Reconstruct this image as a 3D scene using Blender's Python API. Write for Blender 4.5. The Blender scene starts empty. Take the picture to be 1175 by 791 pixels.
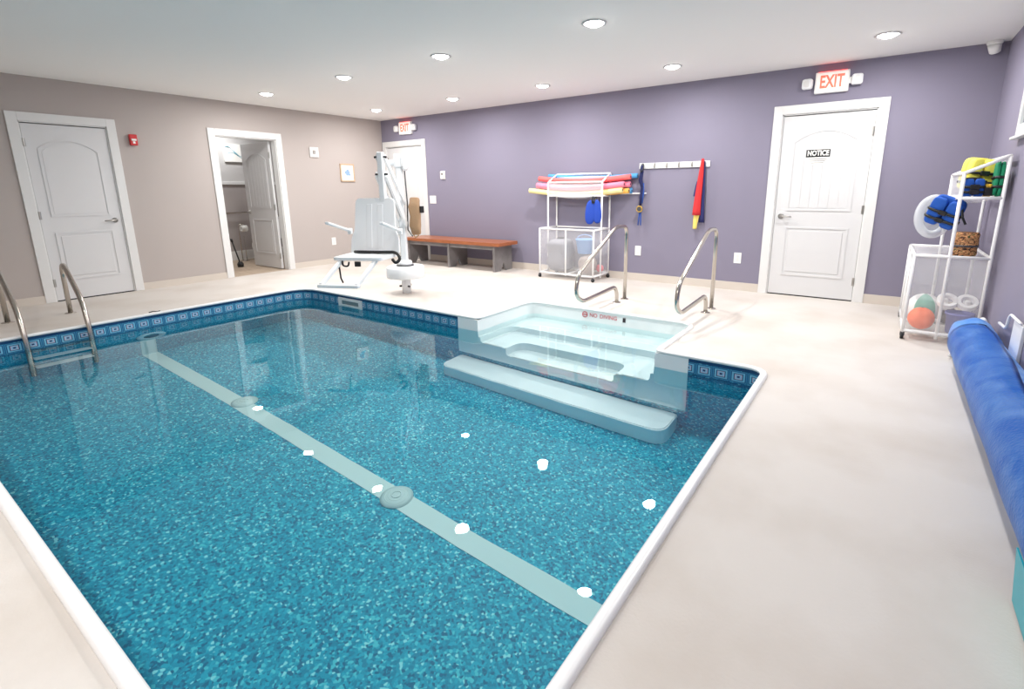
import bpy, bmesh, math, random
from mathutils import Vector, Matrix
from mathutils.geometry import tessellate_polygon
random.seed(7)
PI = math.pi
S = bpy.context.scene
C = S.collection

# ------------------------------------------------------------------ camera
cam_d = bpy.data.cameras.new('camera'); cam = bpy.data.objects.new('camera', cam_d); C.objects.link(cam)
F_PX, CX, CY = 576.747, 604.894, 347.496
YAW, PITCH, ROLL = -0.61278, -0.22212, -0.00909
cam_d.sensor_width = 36.0; cam_d.sensor_fit = 'HORIZONTAL'
cam_d.lens = F_PX * 36 / 1175
cam_d.shift_x = (587.5 - CX) / 1175
cam_d.shift_y = (CY - 395.5) / 1175
cam_d.clip_start = 0.02
fw = Vector((math.sin(YAW) * math.cos(PITCH), math.cos(YAW) * math.cos(PITCH), math.sin(PITCH)))
rt = Vector((math.cos(YAW), -math.sin(YAW), 0)); up = rt.cross(fw)
r2 = rt * math.cos(ROLL) + up * math.sin(ROLL); u2 = up * math.cos(ROLL) - rt * math.sin(ROLL)
cam.matrix_world = Matrix(((r2.x, u2.x, -fw.x, 7.85541), (r2.y, u2.y, -fw.y, -6.50158), (r2.z, u2.z, -fw.z, 1.24562), (0, 0, 0, 1)))
S.camera = cam

# ------------------------------------------------------------------ world, exposure
w = bpy.data.worlds.new('world'); S.world = w; w.use_nodes = True
w.node_tree.nodes['Background'].inputs[0].default_value = (0.5, 0.5, 0.5, 1)
w.node_tree.nodes['Background'].inputs[1].default_value = 0.05
vs = S.view_settings
vs.view_transform = 'Standard'; vs.look = 'None'; vs.gamma = 1.0; vs.use_curve_mapping = False
vs.exposure = -0.12
S.cycles.max_bounces = 12; S.cycles.diffuse_bounces = 6; S.cycles.glossy_bounces = 6
S.cycles.transmission_bounces = 8; S.cycles.transparent_max_bounces = 24
S.cycles.sample_clamp_indirect = 4.0
S.cycles.use_denoising = True
LAMP_W = 28.0

# ------------------------------------------------------------------ room measures (metres)
RW, RH, RY = 8.60, 2.504, -7.70        # right wall x, ceiling z, wall behind the viewer y
X0, X1, Y0, Y1 = 1.742, 7.307, -2.882, -6.222   # pool sides
NX0, NX1, NY = 4.715, 6.525, -1.95     # notch of the entry steps
ZW, ZF = -0.118, -1.14                  # water level, pool floor

# ------------------------------------------------------------------ materials
def lin(c):
    return tuple(((v / 255) / 12.92 if v / 255 <= .04045 else ((v / 255 + .055) / 1.055) ** 2.4) for v in c) + (1,)
MATS = {}
def mat(name, rgb=(200, 200, 200), rough=.5, metal=0., alpha=1., emit=None, estr=0., bump=None, vary=None, spec=.5, trans=0., coat=0.):
    m = bpy.data.materials.new(name); m.use_nodes = True; nt = m.node_tree
    b = nt.nodes['Principled BSDF']
    b.inputs['Base Color'].default_value = lin(rgb); b.inputs['Roughness'].default_value = rough
    b.inputs['Metallic'].default_value = metal; b.inputs['Alpha'].default_value = alpha
    b.inputs['Specular IOR Level'].default_value = spec
    b.inputs['Transmission Weight'].default_value = trans; b.inputs['Coat Weight'].default_value = coat
    if emit: b.inputs['Emission Color'].default_value = lin(emit); b.inputs['Emission Strength'].default_value = estr
    if bump or vary:
        tc = nt.nodes.new('ShaderNodeTexCoord')
    if bump:
        sc, st, dist = bump
        n = nt.nodes.new('ShaderNodeTexNoise'); n.inputs['Scale'].default_value = sc; n.inputs['Detail'].default_value = 3
        bp = nt.nodes.new('ShaderNodeBump'); bp.inputs['Strength'].default_value = st; bp.inputs['Distance'].default_value = dist
        nt.links.new(tc.outputs['Object'], n.inputs['Vector']); nt.links.new(n.outputs['Fac'], bp.inputs['Height']); nt.links.new(bp.outputs['Normal'], b.inputs['Normal'])
    if vary:
        sc, rgb2, lo, hi = vary[:4]; stretch = vary[4] if len(vary) > 4 else (1, 1, 1)
        mp = nt.nodes.new('ShaderNodeMapping'); mp.inputs['Scale'].default_value = stretch
        n = nt.nodes.new('ShaderNodeTexNoise'); n.inputs['Scale'].default_value = sc; n.inputs['Detail'].default_value = 5
        rp = nt.nodes.new('ShaderNodeValToRGB'); rp.color_ramp.elements[0].position = lo; rp.color_ramp.elements[1].position = hi
        rp.color_ramp.elements[0].color = lin(rgb); rp.color_ramp.elements[1].color = lin(rgb2)
        nt.links.new(tc.outputs['Object'], mp.inputs['Vector']); nt.links.new(mp.outputs['Vector'], n.inputs['Vector'])
        nt.links.new(n.outputs['Fac'], rp.inputs['Fac']); nt.links.new(rp.outputs['Color'], b.inputs['Base Color'])
    MATS[name] = m
    return m

mat('purple_paint', (133, 128, 147), .75, bump=(260, .25, .002))
mat('taupe_paint', (180, 171, 167), .75, bump=(260, .25, .002))
mat('ceiling_paint', (243, 242, 240), .9, bump=(180, .3, .003))
mat('deck', (210, 204, 198), .6, bump=(90, .25, .003), vary=(1.6, (197, 188, 179), .42, .72))
mat('white_trim', (224, 224, 223), .4)
mat('door_white', (216, 216, 217), .38)
mat('base_cream', (208, 199, 189), .5)
mat('coping_white', (240, 240, 240), .3)
mat('acrylic', (250, 252, 252), .22)
mat('steel', (196, 190, 182), .2, metal=1)
mat('satin_nickel', (180, 178, 174), .32, metal=1)
mat('pvc', (240, 240, 240), .35)
mat('lift_white', (240, 242, 244), .4)
mat('lift_grey', (176, 180, 184), .45)
mat('black', (22, 22, 24), .5)
mat('dark_grey', (70, 70, 74), .5)
mat('plate_white', (240, 240, 238), .4)
mat('red_plastic', (200, 32, 36), .4)
mat('wood_top', (172, 102, 62), .4, vary=(6, (136, 74, 40), .35, .75, (1.2, 12, 12)), coat=.2)
mat('bench_grey', (132, 128, 128), .6, vary=(5, (112, 108, 108), .4, .7))
mat('bag_tan', (160, 130, 100), .85, bump=(40, .6, .01))
mat('brass', (206, 170, 90), .3, metal=.8)
mat('wood_frame', (196, 168, 140), .5)
mat('paper', (246, 245, 240), .7)
mat('toilet', (244, 244, 244), .15)
mat('plank_floor', (190, 172, 152), .5, vary=(4, (160, 140, 120), .3, .75, (1, 10, 1)))
mat('bath_upper', (196, 194, 193), .7)
mat('bath_lower', (172, 164, 162), .7)
mat('lens', (255, 255, 255), .5, emit=(255, 252, 246), estr=40)
mat('exit_face', (250, 240, 234), .5, emit=(255, 205, 190), estr=.35)
mat('exit_red', (236, 120, 100), .5, emit=(255, 110, 85), estr=.55); mat('exit_glow', (240, 90, 70), .5, emit=(255, 40, 24), estr=2.0)
mat('bath_lens', (255, 255, 255), .5, emit=(255, 252, 246), estr=15)
for n, c in dict(foam_coral=(240, 112, 110), foam_pink=(244, 140, 168), foam_yellow=(246, 232, 166), foam_blue=(84, 160, 214), foam_lilac=(198, 178, 212),
                 foam_orange=(246, 186, 92), foam_red=(232, 92, 96), float_blue=(28, 70, 176), bag_grey=(150, 150, 158), ball_orange=(246, 120, 70), ball_white=(240, 240, 238),
                 ball_green=(120, 180, 160), ball_grey=(120, 112, 112), peri=(132, 132, 190), bucket_blue=(150, 186, 236), taupe_ball=(168, 156, 150),
                 vest_yellow=(238, 226, 96), vest_blue=(22, 84, 178), vest_green=(12, 132, 92), vest_gold=(214, 170, 50), suit_red=(206, 44, 48), suit_yellow=(232, 208, 110),
                 suit_navy=(36, 40, 96), rope_navy=(26, 34, 84), rope_blue=(40, 84, 170), teal_print=(130, 176, 190), print_blue=(140, 170, 205), rose=(226, 120, 126)).items():
    mat(n, c, .75, bump=(300, .2, .002))

def nodes_mat(name):
    m = bpy.data.materials.new(name); m.use_nodes = True; MATS[name] = m
    return m, m.node_tree, m.node_tree.nodes['Principled BSDF']
def nd(nt, typ, **kw):
    n = nt.nodes.new(typ)
    for k, v in kw.items():
        if k.startswith('i') and k[1:].isdigit(): 
            s = n.inputs[int(k[1:])]
            if isinstance(v, bpy.types.NodeSocket): nt.links.new(v, s)
            else: s.default_value = v
        else: setattr(n, k, v)
    return n
def mth(nt, op, a, b=0.0): return nd(nt, 'ShaderNodeMath', operation=op, i0=a, i1=b).outputs[0]

def mosaic(nt, vec, scale, cols):
    v = nd(nt, 'ShaderNodeTexVoronoi', voronoi_dimensions='3D'); v.inputs['Scale'].default_value = scale
    nt.links.new(vec, v.inputs['Vector'])
    sp = nd(nt, 'ShaderNodeSeparateColor'); nt.links.new(v.outputs['Color'], sp.inputs[0])
    rp = nd(nt, 'ShaderNodeValToRGB'); nt.links.new(sp.outputs[0], rp.inputs[0])
    rp.color_ramp.interpolation = 'CONSTANT'
    el = rp.color_ramp.elements
    while len(el) < len(cols): el.new(.5)
    for i, (pos, c) in enumerate(cols): el[i].position = pos; el[i].color = lin(c)
    return rp.outputs[0]
LINER = [(0, (0, 112, 148)), (.14, (2, 142, 175)), (.38, (8, 160, 190)), (.62, (26, 176, 202)), (.84, (78, 204, 217)), (.95, (148, 229, 234))]
m, nt, b = nodes_mat('liner')
tc = nd(nt, 'ShaderNodeTexCoord')
nt.links.new(mosaic(nt, tc.outputs['Object'], 80, LINER), b.inputs['Base Color']); b.inputs['Roughness'].default_value = .5
# pool wall: printed border of squares at the top, pebble print below
m, nt, b = nodes_mat('liner_wall')
uv = nd(nt, 'ShaderNodeUVMap'); sx = nd(nt, 'ShaderNodeSeparateXYZ', i0=uv.outputs[0])
u, z = sx.outputs[0], sx.outputs[1]
tile = .12; zc = -.073; hh = .043
pu = mth(nt, 'ABSOLUTE', mth(nt, 'SUBTRACT', mth(nt, 'FRACT', mth(nt, 'DIVIDE', u, tile)), .5))
pu = mth(nt, 'MULTIPLY', pu, 2.1)
pz = mth(nt, 'ABSOLUTE', mth(nt, 'DIVIDE', mth(nt, 'SUBTRACT', z, zc), hh))
ch = mth(nt, 'MAXIMUM', pu, pz)
rp = nd(nt, 'ShaderNodeValToRGB', i0=ch); rp.color_ramp.interpolation = 'CONSTANT'
cols = [(0, (40, 52, 110)), (.16, (150, 196, 224)), (.34, (206, 196, 214)), (.44, (14, 70, 120)), (.56, (124, 192, 220)), (.78, (16, 84, 134)), (.90, (74, 152, 192)), (1.0, (14, 82, 132))]
el = rp.color_ramp.elements
while len(el) < len(cols): el.new(.5)
for i, (p_, c) in enumerate(cols): el[i].position = p_ * .999; el[i].color = lin(c)
tc = nd(nt, 'ShaderNodeTexCoord')
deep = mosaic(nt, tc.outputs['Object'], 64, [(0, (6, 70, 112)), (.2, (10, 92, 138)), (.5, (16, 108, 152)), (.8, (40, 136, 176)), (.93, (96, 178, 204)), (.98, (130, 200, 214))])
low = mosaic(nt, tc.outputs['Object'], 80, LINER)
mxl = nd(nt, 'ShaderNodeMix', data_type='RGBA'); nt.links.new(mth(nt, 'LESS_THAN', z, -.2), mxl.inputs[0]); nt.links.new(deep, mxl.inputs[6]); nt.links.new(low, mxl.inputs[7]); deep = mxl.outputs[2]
inb = mth(nt, 'LESS_THAN', pz, 1.0)
mx = nd(nt, 'ShaderNodeMix', data_type='RGBA'); nt.links.new(inb, mx.inputs[0]); nt.links.new(deep, mx.inputs[6]); nt.links.new(rp.outputs[0], mx.inputs[7])
top = mth(nt, 'GREATER_THAN', z, -.026)
mx2 = nd(nt, 'ShaderNodeMix', data_type='RGBA'); nt.links.new(top, mx2.inputs[0]); nt.links.new(mx.outputs[2], mx2.inputs[6]); mx2.inputs[7].default_value = lin((16, 62, 108))
nt.links.new(mx2.outputs[2], b.inputs['Base Color']); b.inputs['Roughness'].default_value = .4
# water
m, nt, b = nodes_mat('water'); nt.nodes.remove(b)
out = nt.nodes['Material Output']
g = nd(nt, 'ShaderNodeBsdfGlass'); g.inputs['IOR'].default_value = 1.333; g.inputs['Roughness'].default_value = 0.0
g.inputs['Color'].default_value = (.90, 1.0, 1.0, 1)
nt.links.new(g.outputs[0], out.inputs[0])
tcw = nd(nt, 'ShaderNodeTexCoord'); nw = nd(nt, 'ShaderNodeTexNoise'); nw.inputs['Scale'].default_value = 3.2; nw.inputs['Detail'].default_value = 1.0
bw = nd(nt, 'ShaderNodeBump'); bw.inputs['Strength'].default_value = .35; bw.inputs['Distance'].default_value = .006
nt.links.new(tcw.outputs['Object'], nw.inputs['Vector']); nt.links.new(nw.outputs['Fac'], bw.inputs['Height']); nt.links.new(bw.outputs[0], g.inputs['Normal'])
# netting: open weave, partly see-through
m, nt, b = nodes_mat('net_dense'); b.inputs['Base Color'].default_value = lin((246, 246, 248)); b.inputs['Roughness'].default_value = .8; b.inputs['Alpha'].default_value = .34
m, nt, b = nodes_mat('net'); b.inputs['Base Color'].default_value = lin((244, 244, 246)); b.inputs['Roughness'].default_value = .8; b.inputs['Alpha'].default_value = .2
# pool cover: blue bubble sheet
m, nt, b = nodes_mat('cover'); tc = nd(nt, 'ShaderNodeTexCoord')
n1 = nd(nt, 'ShaderNodeTexNoise'); n1.inputs['Scale'].default_value = 6; n1.inputs['Detail'].default_value = 7; n1.inputs['Distortion'].default_value = .5; nt.links.new(tc.outputs['Object'], n1.inputs['Vector'])
rp = nd(nt, 'ShaderNodeValToRGB', i0=n1.outputs[0]); rp.color_ramp.elements[0].position = .35; rp.color_ramp.elements[1].position = .72
rp.color_ramp.elements[0].color = lin((14, 122, 220)); rp.color_ramp.elements[1].color = lin((112, 172, 236)); nt.links.new(rp.outputs[0], b.inputs['Base Color'])
vo = nd(nt, 'ShaderNodeTexVoronoi'); vo.inputs['Scale'].default_value = 70; nt.links.new(tc.outputs['Object'], vo.inputs['Vector'])
bp = nd(nt, 'ShaderNodeBump'); bp.inputs['Strength'].default_value = .4; bp.inputs['Distance'].default_value = .004; nt.links.new(vo.outputs['Distance'], bp.inputs['Height']); nt.links.new(bp.outputs[0], b.inputs['Normal'])
b.inputs['Roughness'].default_value = .28
# camouflage foam
m, nt, b = nodes_mat('camo'); tc = nd(nt, 'ShaderNodeTexCoord')
n1 = nd(nt, 'ShaderNodeTexNoise'); n1.inputs['Scale'].default_value = 22; n1.inputs['Distortion'].default_value = 2; mp = nd(nt, 'ShaderNodeMapping'); mp.inputs['Scale'].default_value = (1, 1, 2.4)
nt.links.new(tc.outputs['Object'], mp.inputs[0]); nt.links.new(mp.outputs[0], n1.inputs['Vector'])
rp = nd(nt, 'ShaderNodeValToRGB', i0=n1.outputs[0]); rp.color_ramp.interpolation = 'CONSTANT'; el = rp.color_ramp.elements
while len(el) < 4: el.new(.5)
for i, (p_, c) in enumerate([(0, (40, 34, 28)), (.42, (150, 96, 60)), (.5, (214, 160, 110)), (.6, (70, 78, 44))]): el[i].position = p_; el[i].color = lin(c)
nt.links.new(rp.outputs[0], b.inputs['Base Color']); b.inputs['Roughness'].default_value = .8

# ------------------------------------------------------------------ mesh helpers
def obj(name, bm, m, parent=None, smooth=False, loc=None, rz=0.):
    if smooth:
        for f in bm.faces: f.smooth = True
    me = bpy.data.meshes.new(name); bm.to_mesh(me); bm.free()
    if smooth == 'auto':
        pass
    o = bpy.data.objects.new(name, me); C.objects.link(o)
    me.materials.append(MATS[m] if isinstance(m, str) else m)
    if parent: o.parent = parent
    if loc: o.location = loc
    if rz: o.rotation_euler = (0, 0, rz)
    return o
def tag(o, label=None, cat=None, group=None, kind=None):
    if label: o['label'] = label
    if cat: o['category'] = cat
    if group: o['group'] = group
    if kind: o['kind'] = kind
    return o
def thing(name, label, cat, loc=(0, 0, 0), rz=0., group=None, kind=None):
    o = bpy.data.objects.new(name, None); C.objects.link(o); o.location = loc; o.rotation_euler = (0, 0, rz); o.empty_display_size = .05
    return tag(o, label, cat, group, kind)
def struct(name, bm, m, parent=None, smooth=False):
    o = obj(name, bm, m, parent, smooth)
    if not parent: o['kind'] = 'structure'
    return o
def copy_tree(o, parent=None):
    c = o.copy(); C.objects.link(c); c.parent = parent
    for ch in list(o.children): copy_tree(ch, c)
    return c
def B(): return bmesh.new()
def box(bm, a, b, bev=0.):
    (x0, y0, z0), (x1, y1, z1) = a, b
    vs_ = [bm.verts.new(p) for p in ((x0, y0, z0), (x1, y0, z0), (x1, y1, z0), (x0, y1, z0), (x0, y0, z1), (x1, y0, z1), (x1, y1, z1), (x0, y1, z1))]
    fs = [bm.faces.new([vs_[i] for i in q]) for q in ((3, 2, 1, 0), (4, 5, 6, 7), (0, 1, 5, 4), (1, 2, 6, 5), (2, 3, 7, 6), (3, 0, 4, 7))]
    if bev:
        es = list({e for f in fs for e in f.edges})
        bmesh.ops.bevel(bm, geom=es, offset=bev, segments=2, profile=.5, affect='EDGES')
    return bm
def bx(a, b, bev=0.): return box(B(), a, b, bev)
def xform(bm, M, verts=None): bmesh.ops.transform(bm, matrix=M, verts=verts or bm.verts); return bm
def frames(pts, closed=False):
    n = len(pts); out = []; prev = None
    for i in range(n):
        if closed: t = (pts[(i + 1) % n] - pts[i - 1])
        else: t = pts[min(i + 1, n - 1)] - pts[max(i - 1, 0)]
        t.normalize()
        if prev is None:
            a = Vector((0, 0, 1)) if abs(t.z) < .9 else Vector((1, 0, 0))
            nrm = t.cross(a).normalized()
        else:
            nrm = (prev - t * prev.dot(t)).normalized()
        prev = nrm; out.append((nrm, t.cross(nrm)))
    return out
def tube(bm, pts, r, seg=10, closed=False, caps=True):
    pts = [Vector(p) for p in pts]; fr = frames(pts, closed); rings = []
    for i, (p, (a, b_)) in enumerate(zip(pts, fr)):
        rr = r[i] if isinstance(r, (list, tuple)) else r
        rings.append([bm.verts.new(p + (a * math.cos(2 * PI * k / seg) + b_ * math.sin(2 * PI * k / seg)) * rr) for k in range(seg)])
    n = len(rings)
    for i in range(n if closed else n - 1):
        A, D = rings[i], rings[(i + 1) % n]
        for k in range(seg): bm.faces.new((A[k], A[(k + 1) % seg], D[(k + 1) % seg], D[k]))
    if caps and not closed: bm.faces.new(rings[0][::-1]); bm.faces.new(rings[-1])
    return bm
def fillet(pts, r, n=6):
    pts = [Vector(p) for p in pts]; out = [pts[0]]
    for i in range(1, len(pts) - 1):
        rr = r[i - 1] if isinstance(r, (list, tuple)) else r
        a, b_, c = pts[i - 1], pts[i], pts[i + 1]
        d1, d2 = (a - b_), (c - b_); q = min(rr, d1.length * .49, d2.length * .49)
        p, s = b_ + d1.normalized() * q, b_ + d2.normalized() * q
        for k in range(n + 1):
            t = k / n; out.append(p * (1 - t) ** 2 + b_ * 2 * t * (1 - t) + s * t * t)
    out.append(pts[-1]); return out
def lathe(bm, prof, seg=20, c=(0, 0, 0), axis='z'):
    rings = []; c = Vector(c)
    for r, h in prof:
        ring = []
        for k in range(seg):
            a = 2 * PI * k / seg; x, y = r * math.cos(a), r * math.sin(a)
            v = {'z': (x, y, h), 'y': (x, h, y), 'x': (h, x, y)}[axis]
            ring.append(bm.verts.new(c + Vector(v)))
        rings.append(ring)
    for A, D in zip(rings, rings[1:]):
        for k in range(seg): bm.faces.new((A[k], A[(k + 1) % seg], D[(k + 1) % seg], D[k]))
    if prof[0][0] > 1e-6: bm.faces.new(rings[0][::-1])
    if prof[-1][0] > 1e-6: bm.faces.new(rings[-1])
    bmesh.ops.remove_doubles(bm, verts=bm.verts, dist=1e-6)
    bmesh.ops.recalc_face_normals(bm, faces=bm.faces)
    return bm
def prism(bm, poly, axis, a, b):
    """polygon in the plane across `axis`, extruded from a to b"""
    def P(p, h): return {'x': (h, p[0], p[1]), 'y': (p[0], h, p[1]), 'z': (p[0], p[1], h)}[axis]
    lo = [bm.verts.new(P(p, a)) for p in poly]; hi = [bm.verts.new(P(p, b)) for p in poly]; n = len(poly)
    tri = tessellate_polygon([[Vector((p[0], p[1], 0)) for p in poly]])
    fs = [bm.faces.new((lo[i], lo[(i + 1) % n], hi[(i + 1) % n], hi[i])) for i in range(n)]
    for t in tri: fs.append(bm.faces.new([lo[i] for i in t])); fs.append(bm.faces.new([hi[i] for i in t]))
    bmesh.ops.recalc_face_normals(bm, faces=fs)
    return bm
def ring_prism(bm, outer, inner, axis, a, b):
    def P(p, h): return {'x': (h, p[0], p[1]), 'y': (p[0], h, p[1]), 'z': (p[0], p[1], h)}[axis]
    n = len(outer); L = [[bm.verts.new(P(p, h)) for p in q] for q in (outer, inner) for h in (a, b)]
    oa, ob, ia, ib = L; fs = []
    for i in range(n):
        j = (i + 1) % n
        for q in ((oa[i], oa[j], ob[j], ob[i]), (ia[j], ia[i], ib[i], ib[j]), (ob[i], ob[j], ib[j], ib[i]), (oa[j], oa[i], ia[i], ia[j])): fs.append(bm.faces.new(q))
    bmesh.ops.recalc_face_normals(bm, faces=fs); return bm
def sgnp(v, e): return math.copysign(abs(v) ** e, v)
def blob(bm, c, r, e=.5, nu=20, nv=12, M=None):
    """superellipsoid: e=1 ball, e->0 box"""
    c = Vector(c); rows = []; new = []
    for j in range(nv + 1):
        ph = -PI / 2 + PI * j / nv; row = []
        for i in range(nu):
            th = 2 * PI * i / nu
            v = Vector((r[0] * sgnp(math.cos(ph), e) * sgnp(math.cos(th), e), r[1] * sgnp(math.cos(ph), e) * sgnp(math.sin(th), e), r[2] * sgnp(math.sin(ph), e)))
            if M: v = M @ v
            row.append(bm.verts.new(c + v))
        rows.append(row); new += row
    for a, b_ in zip(rows, rows[1:]):
        for i in range(nu): bm.faces.new((a[i], a[(i + 1) % nu], b_[(i + 1) % nu], b_[i]))
    bmesh.ops.remove_doubles(bm, verts=new, dist=1e-6)
    return bm
def text_mesh(s, size, m, name, parent=None, M=None, extrude=.0008, bold=.0):
    cu = bpy.data.curves.new('t', 'FONT'); cu.body = s; cu.size = size; cu.align_x = 'CENTER'; cu.align_y = 'CENTER'; cu.extrude = extrude; cu.offset = bold; cu.resolution_u = 3
    t = bpy.data.objects.new('t', cu); C.objects.link(t)
    me = bpy.data.meshes.new_from_object(t.evaluated_get(bpy.context.evaluated_depsgraph_get()))
    bpy.data.objects.remove(t); bpy.data.curves.remove(cu)
    me.name = name; me.materials.clear(); me.materials.append(MATS[m])
    if M: me.transform(M)
    o = bpy.data.objects.new(name, me); C.objects.link(o); o.parent = parent; return o
BACKWALL = Matrix(((1, 0, 0, 0), (0, 0, -1, 0), (0, 1, 0, 0), (0, 0, 0, 1)))    # text lying in xy -> standing, read from -y
def rpoly(pts, rad, n=5):
    """closed 2D polygon with rounded corners"""
    out = []; N = len(pts)
    for i in range(N):
        a, b_, c = Vector(pts[i - 1]), Vector(pts[i]), Vector(pts[(i + 1) % N]); r = rad[i] if isinstance(rad, (list, tuple)) else rad
        if r <= 0: out.append(b_); continue
        d1, d2 = (a - b_).normalized(), (c - b_).normalized(); p, s = b_ + d1 * r, b_ + d2 * r
        for k in range(n + 1):
            t = k / n; out.append(p * (1 - t) ** 2 + b_ * 2 * t * (1 - t) + s * t * t)
    return out
def offset_poly(pts, d):
    n = len(pts); out = []
    for i in range(n):
        a, b_, c = pts[i - 1], pts[i], pts[(i + 1) % n]
        e1, e2 = (b_ - a).normalized(), (c - b_).normalized()
        n1, n2 = Vector((e1.y, -e1.x)), Vector((e2.y, -e2.x)); q = (n1 + n2)
        out.append(b_ + q * (d / max(.3, (1 + n1.dot(n2)))))
    return out
def flat_poly(bm, outer, holes, z, flip=False):
    loops = [outer] + holes; vs_ = [bm.verts.new((p[0], p[1], z)) for l in loops for p in l]
    for t in tessellate_polygon([[Vector((p[0], p[1], 0)) for p in l] for l in loops]):
        f = bm.faces.new([vs_[i] for i in t]); f.normal_update()
        if (f.normal.z < 0) != flip: f.normal_flip()
    return bm

# ------------------------------------------------------------------ deck, pool shell
outline = rpoly([(X0, Y1), (X1, Y1), (X1, Y0), (NX1, Y0), (NX1, NY), (NX0, NY), (NX0, Y0), (X0, Y0)], [.15, .15, .12, .06, .13, .13, .1, .3])
flo = B(); flat_poly(flo, [(0, RY), (RW, RY), (RW, 0), (0, 0)], [offset_poly(outline, .03)], 0.0)
struct('floor', flo, 'deck')
# coping: bullnose swept round the pool
bm = B(); prof = [(.006, -.004), (-.004, -.002), (-.010, .006), (-.009, .016), (.002, .023), (.024, .024), (.034, .018), (.036, .004), (.036, -.004)]
rings = [[bm.verts.new((p[0], p[1], zz)) for p in offset_poly(outline, d)] for d, zz in prof]
n = len(outline)
for k in range(len(prof)):
    A, D = rings[k], rings[(k + 1) % len(prof)]
    for i in range(n): bm.faces.new((A[i], A[(i + 1) % n], D[(i + 1) % n], D[i]))
bmesh.ops.recalc_face_normals(bm, faces=bm.faces)
coping = struct('pool_coping', bm, 'coping_white', smooth=True)
# pool wall with the printed border; open behind the step insert
rect = rpoly([(X0, Y1), (X1, Y1), (X1, Y0), (6.755, Y0), (4.455, Y0), (X0, Y0)], [.15, .15, .12, 0, 0, .3], 8)
bm = B(); uvl = bm.loops.layers.uv.new('UVMap'); s = 0.0; n = len(rect)
for i in range(n):
    a, b_ = rect[i], rect[(i + 1) % n]; L = (b_ - a).length
    gap = abs(a.x - 6.755) < 1e-4 and abs(b_.x - 4.455) < 1e-4
    for z0, z1 in ((ZF, -.85), (-.85, .003)):
        if gap and z1 > -.1: continue
        f = bm.faces.new([bm.verts.new(q) for q in ((a.x, a.y, z0), (b_.x, b_.y, z0), (b_.x, b_.y, z1), (a.x, a.y, z1))])
        for lp, (uu, zz) in zip(f.loops, ((s, z0), (s + L, z0), (s + L, z1), (s, z1))): lp[uvl].uv = (uu, zz)
    s += L
bmesh.ops.recalc_face_normals(bm, faces=bm.faces)
pw = struct('wall_pool', bm, 'liner_wall')
bm = B(); flat_poly(bm, rect, [], ZF); pf = struct('floor_pool', bm, 'liner')
mat('stripe', (212, 232, 230), .5)
obj('lane_stripe', bx((X0 + .01, -4.735, ZF + .001), (X1 - .005, -4.60, ZF + .005)), 'stripe', pf)
obj('lane_stripe', bx((X0 + .001, -4.735, ZF + .005), (X0 + .005, -4.60, -.62)), 'stripe', pw)
bm = B(); flat_poly(bm, offset_poly(outline, .002), [], ZW)
water = struct('pool_water', bm, 'water', smooth=True)
tag(water, 'calm clear teal water filling the pool', 'water', kind='stuff')

# ------------------------------------------------------------------ room shell
def wall_y(name, y0, y1, m, opens, x0=0., x1=RW):        # wall along x
    bm = B(); x = x0
    for a, b_, h in sorted(opens):
        box(bm, (x, y0, 0), (a, y1, RH)); box(bm, (a, y0, h), (b_, y1, RH)); x = b_
    box(bm, (x, y0, 0), (x1, y1, RH)); return struct(name, bm, m)
def wall_x(name, x0, x1, m, opens, y0=RY, y1=0.):
    bm = B(); y = y0
    for a, b_, h in sorted(opens):
        box(bm, (x0, y, 0), (x1, a, RH)); box(bm, (x0, a, h), (x1, b_, RH)); y = b_
    box(bm, (x0, y, 0), (x1, y1, RH)); return struct(name, bm, m)
D1 = (-5.047, -4.081); D2 = (-3.038, -1.973); D3 = (.023, 1.143); D4 = (6.707, 7.774); TH = 2.12; CW = .092
wall_back = wall_y('wall_back', 0, .12, 'purple_paint', [(D3[0] + CW, D3[1] - CW, TH - CW), (D4[0] + CW, D4[1] - CW, TH - CW)], 0, RW)
wall_left = wall_x('wall_left', -.12, 0, 'taupe_paint', [(D1[0] + CW, D1[1] - CW, TH - CW), (D2[0] + CW, D2[1] - CW, TH - CW)])
wall_right = wall_x('wall_right', RW, RW + .12, 'purple_paint', [])
wall_front = wall_y('wall_front', RY - .12, RY, 'taupe_paint', [])
bm = bx((-.12, RY - .12, RH), (RW + .12, .12, RH + .1)); struct('ceiling', bm, 'ceiling_paint')
# baseboards
def bb(name, segs):
    bm = B()
    for a, b_ in segs: box(bm, a, b_)
    return struct(name, bm, 'base_cream')
bb('baseboard_back', [((D3[1], -.012, 0), (D4[0], -.0005, .1)), ((D4[1], -.012, 0), (RW - .013, -.0005, .1))])
bb('baseboard_left', [((.0005, RY + .013, 0), (.012, D1[0], .09)), ((.0005, D1[1], 0), (.012, D2[0], .09)), ((.0005, D2[1], 0), (.012, -.013, .09))])
bb('baseboard_right', [((RW - .012, RY + .013, 0), (RW - .0005, -.0005, .1))])
bb('baseboard_front', [((.0005, RY + .0005, 0), (RW - .0005, RY + .012, .1))])

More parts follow.
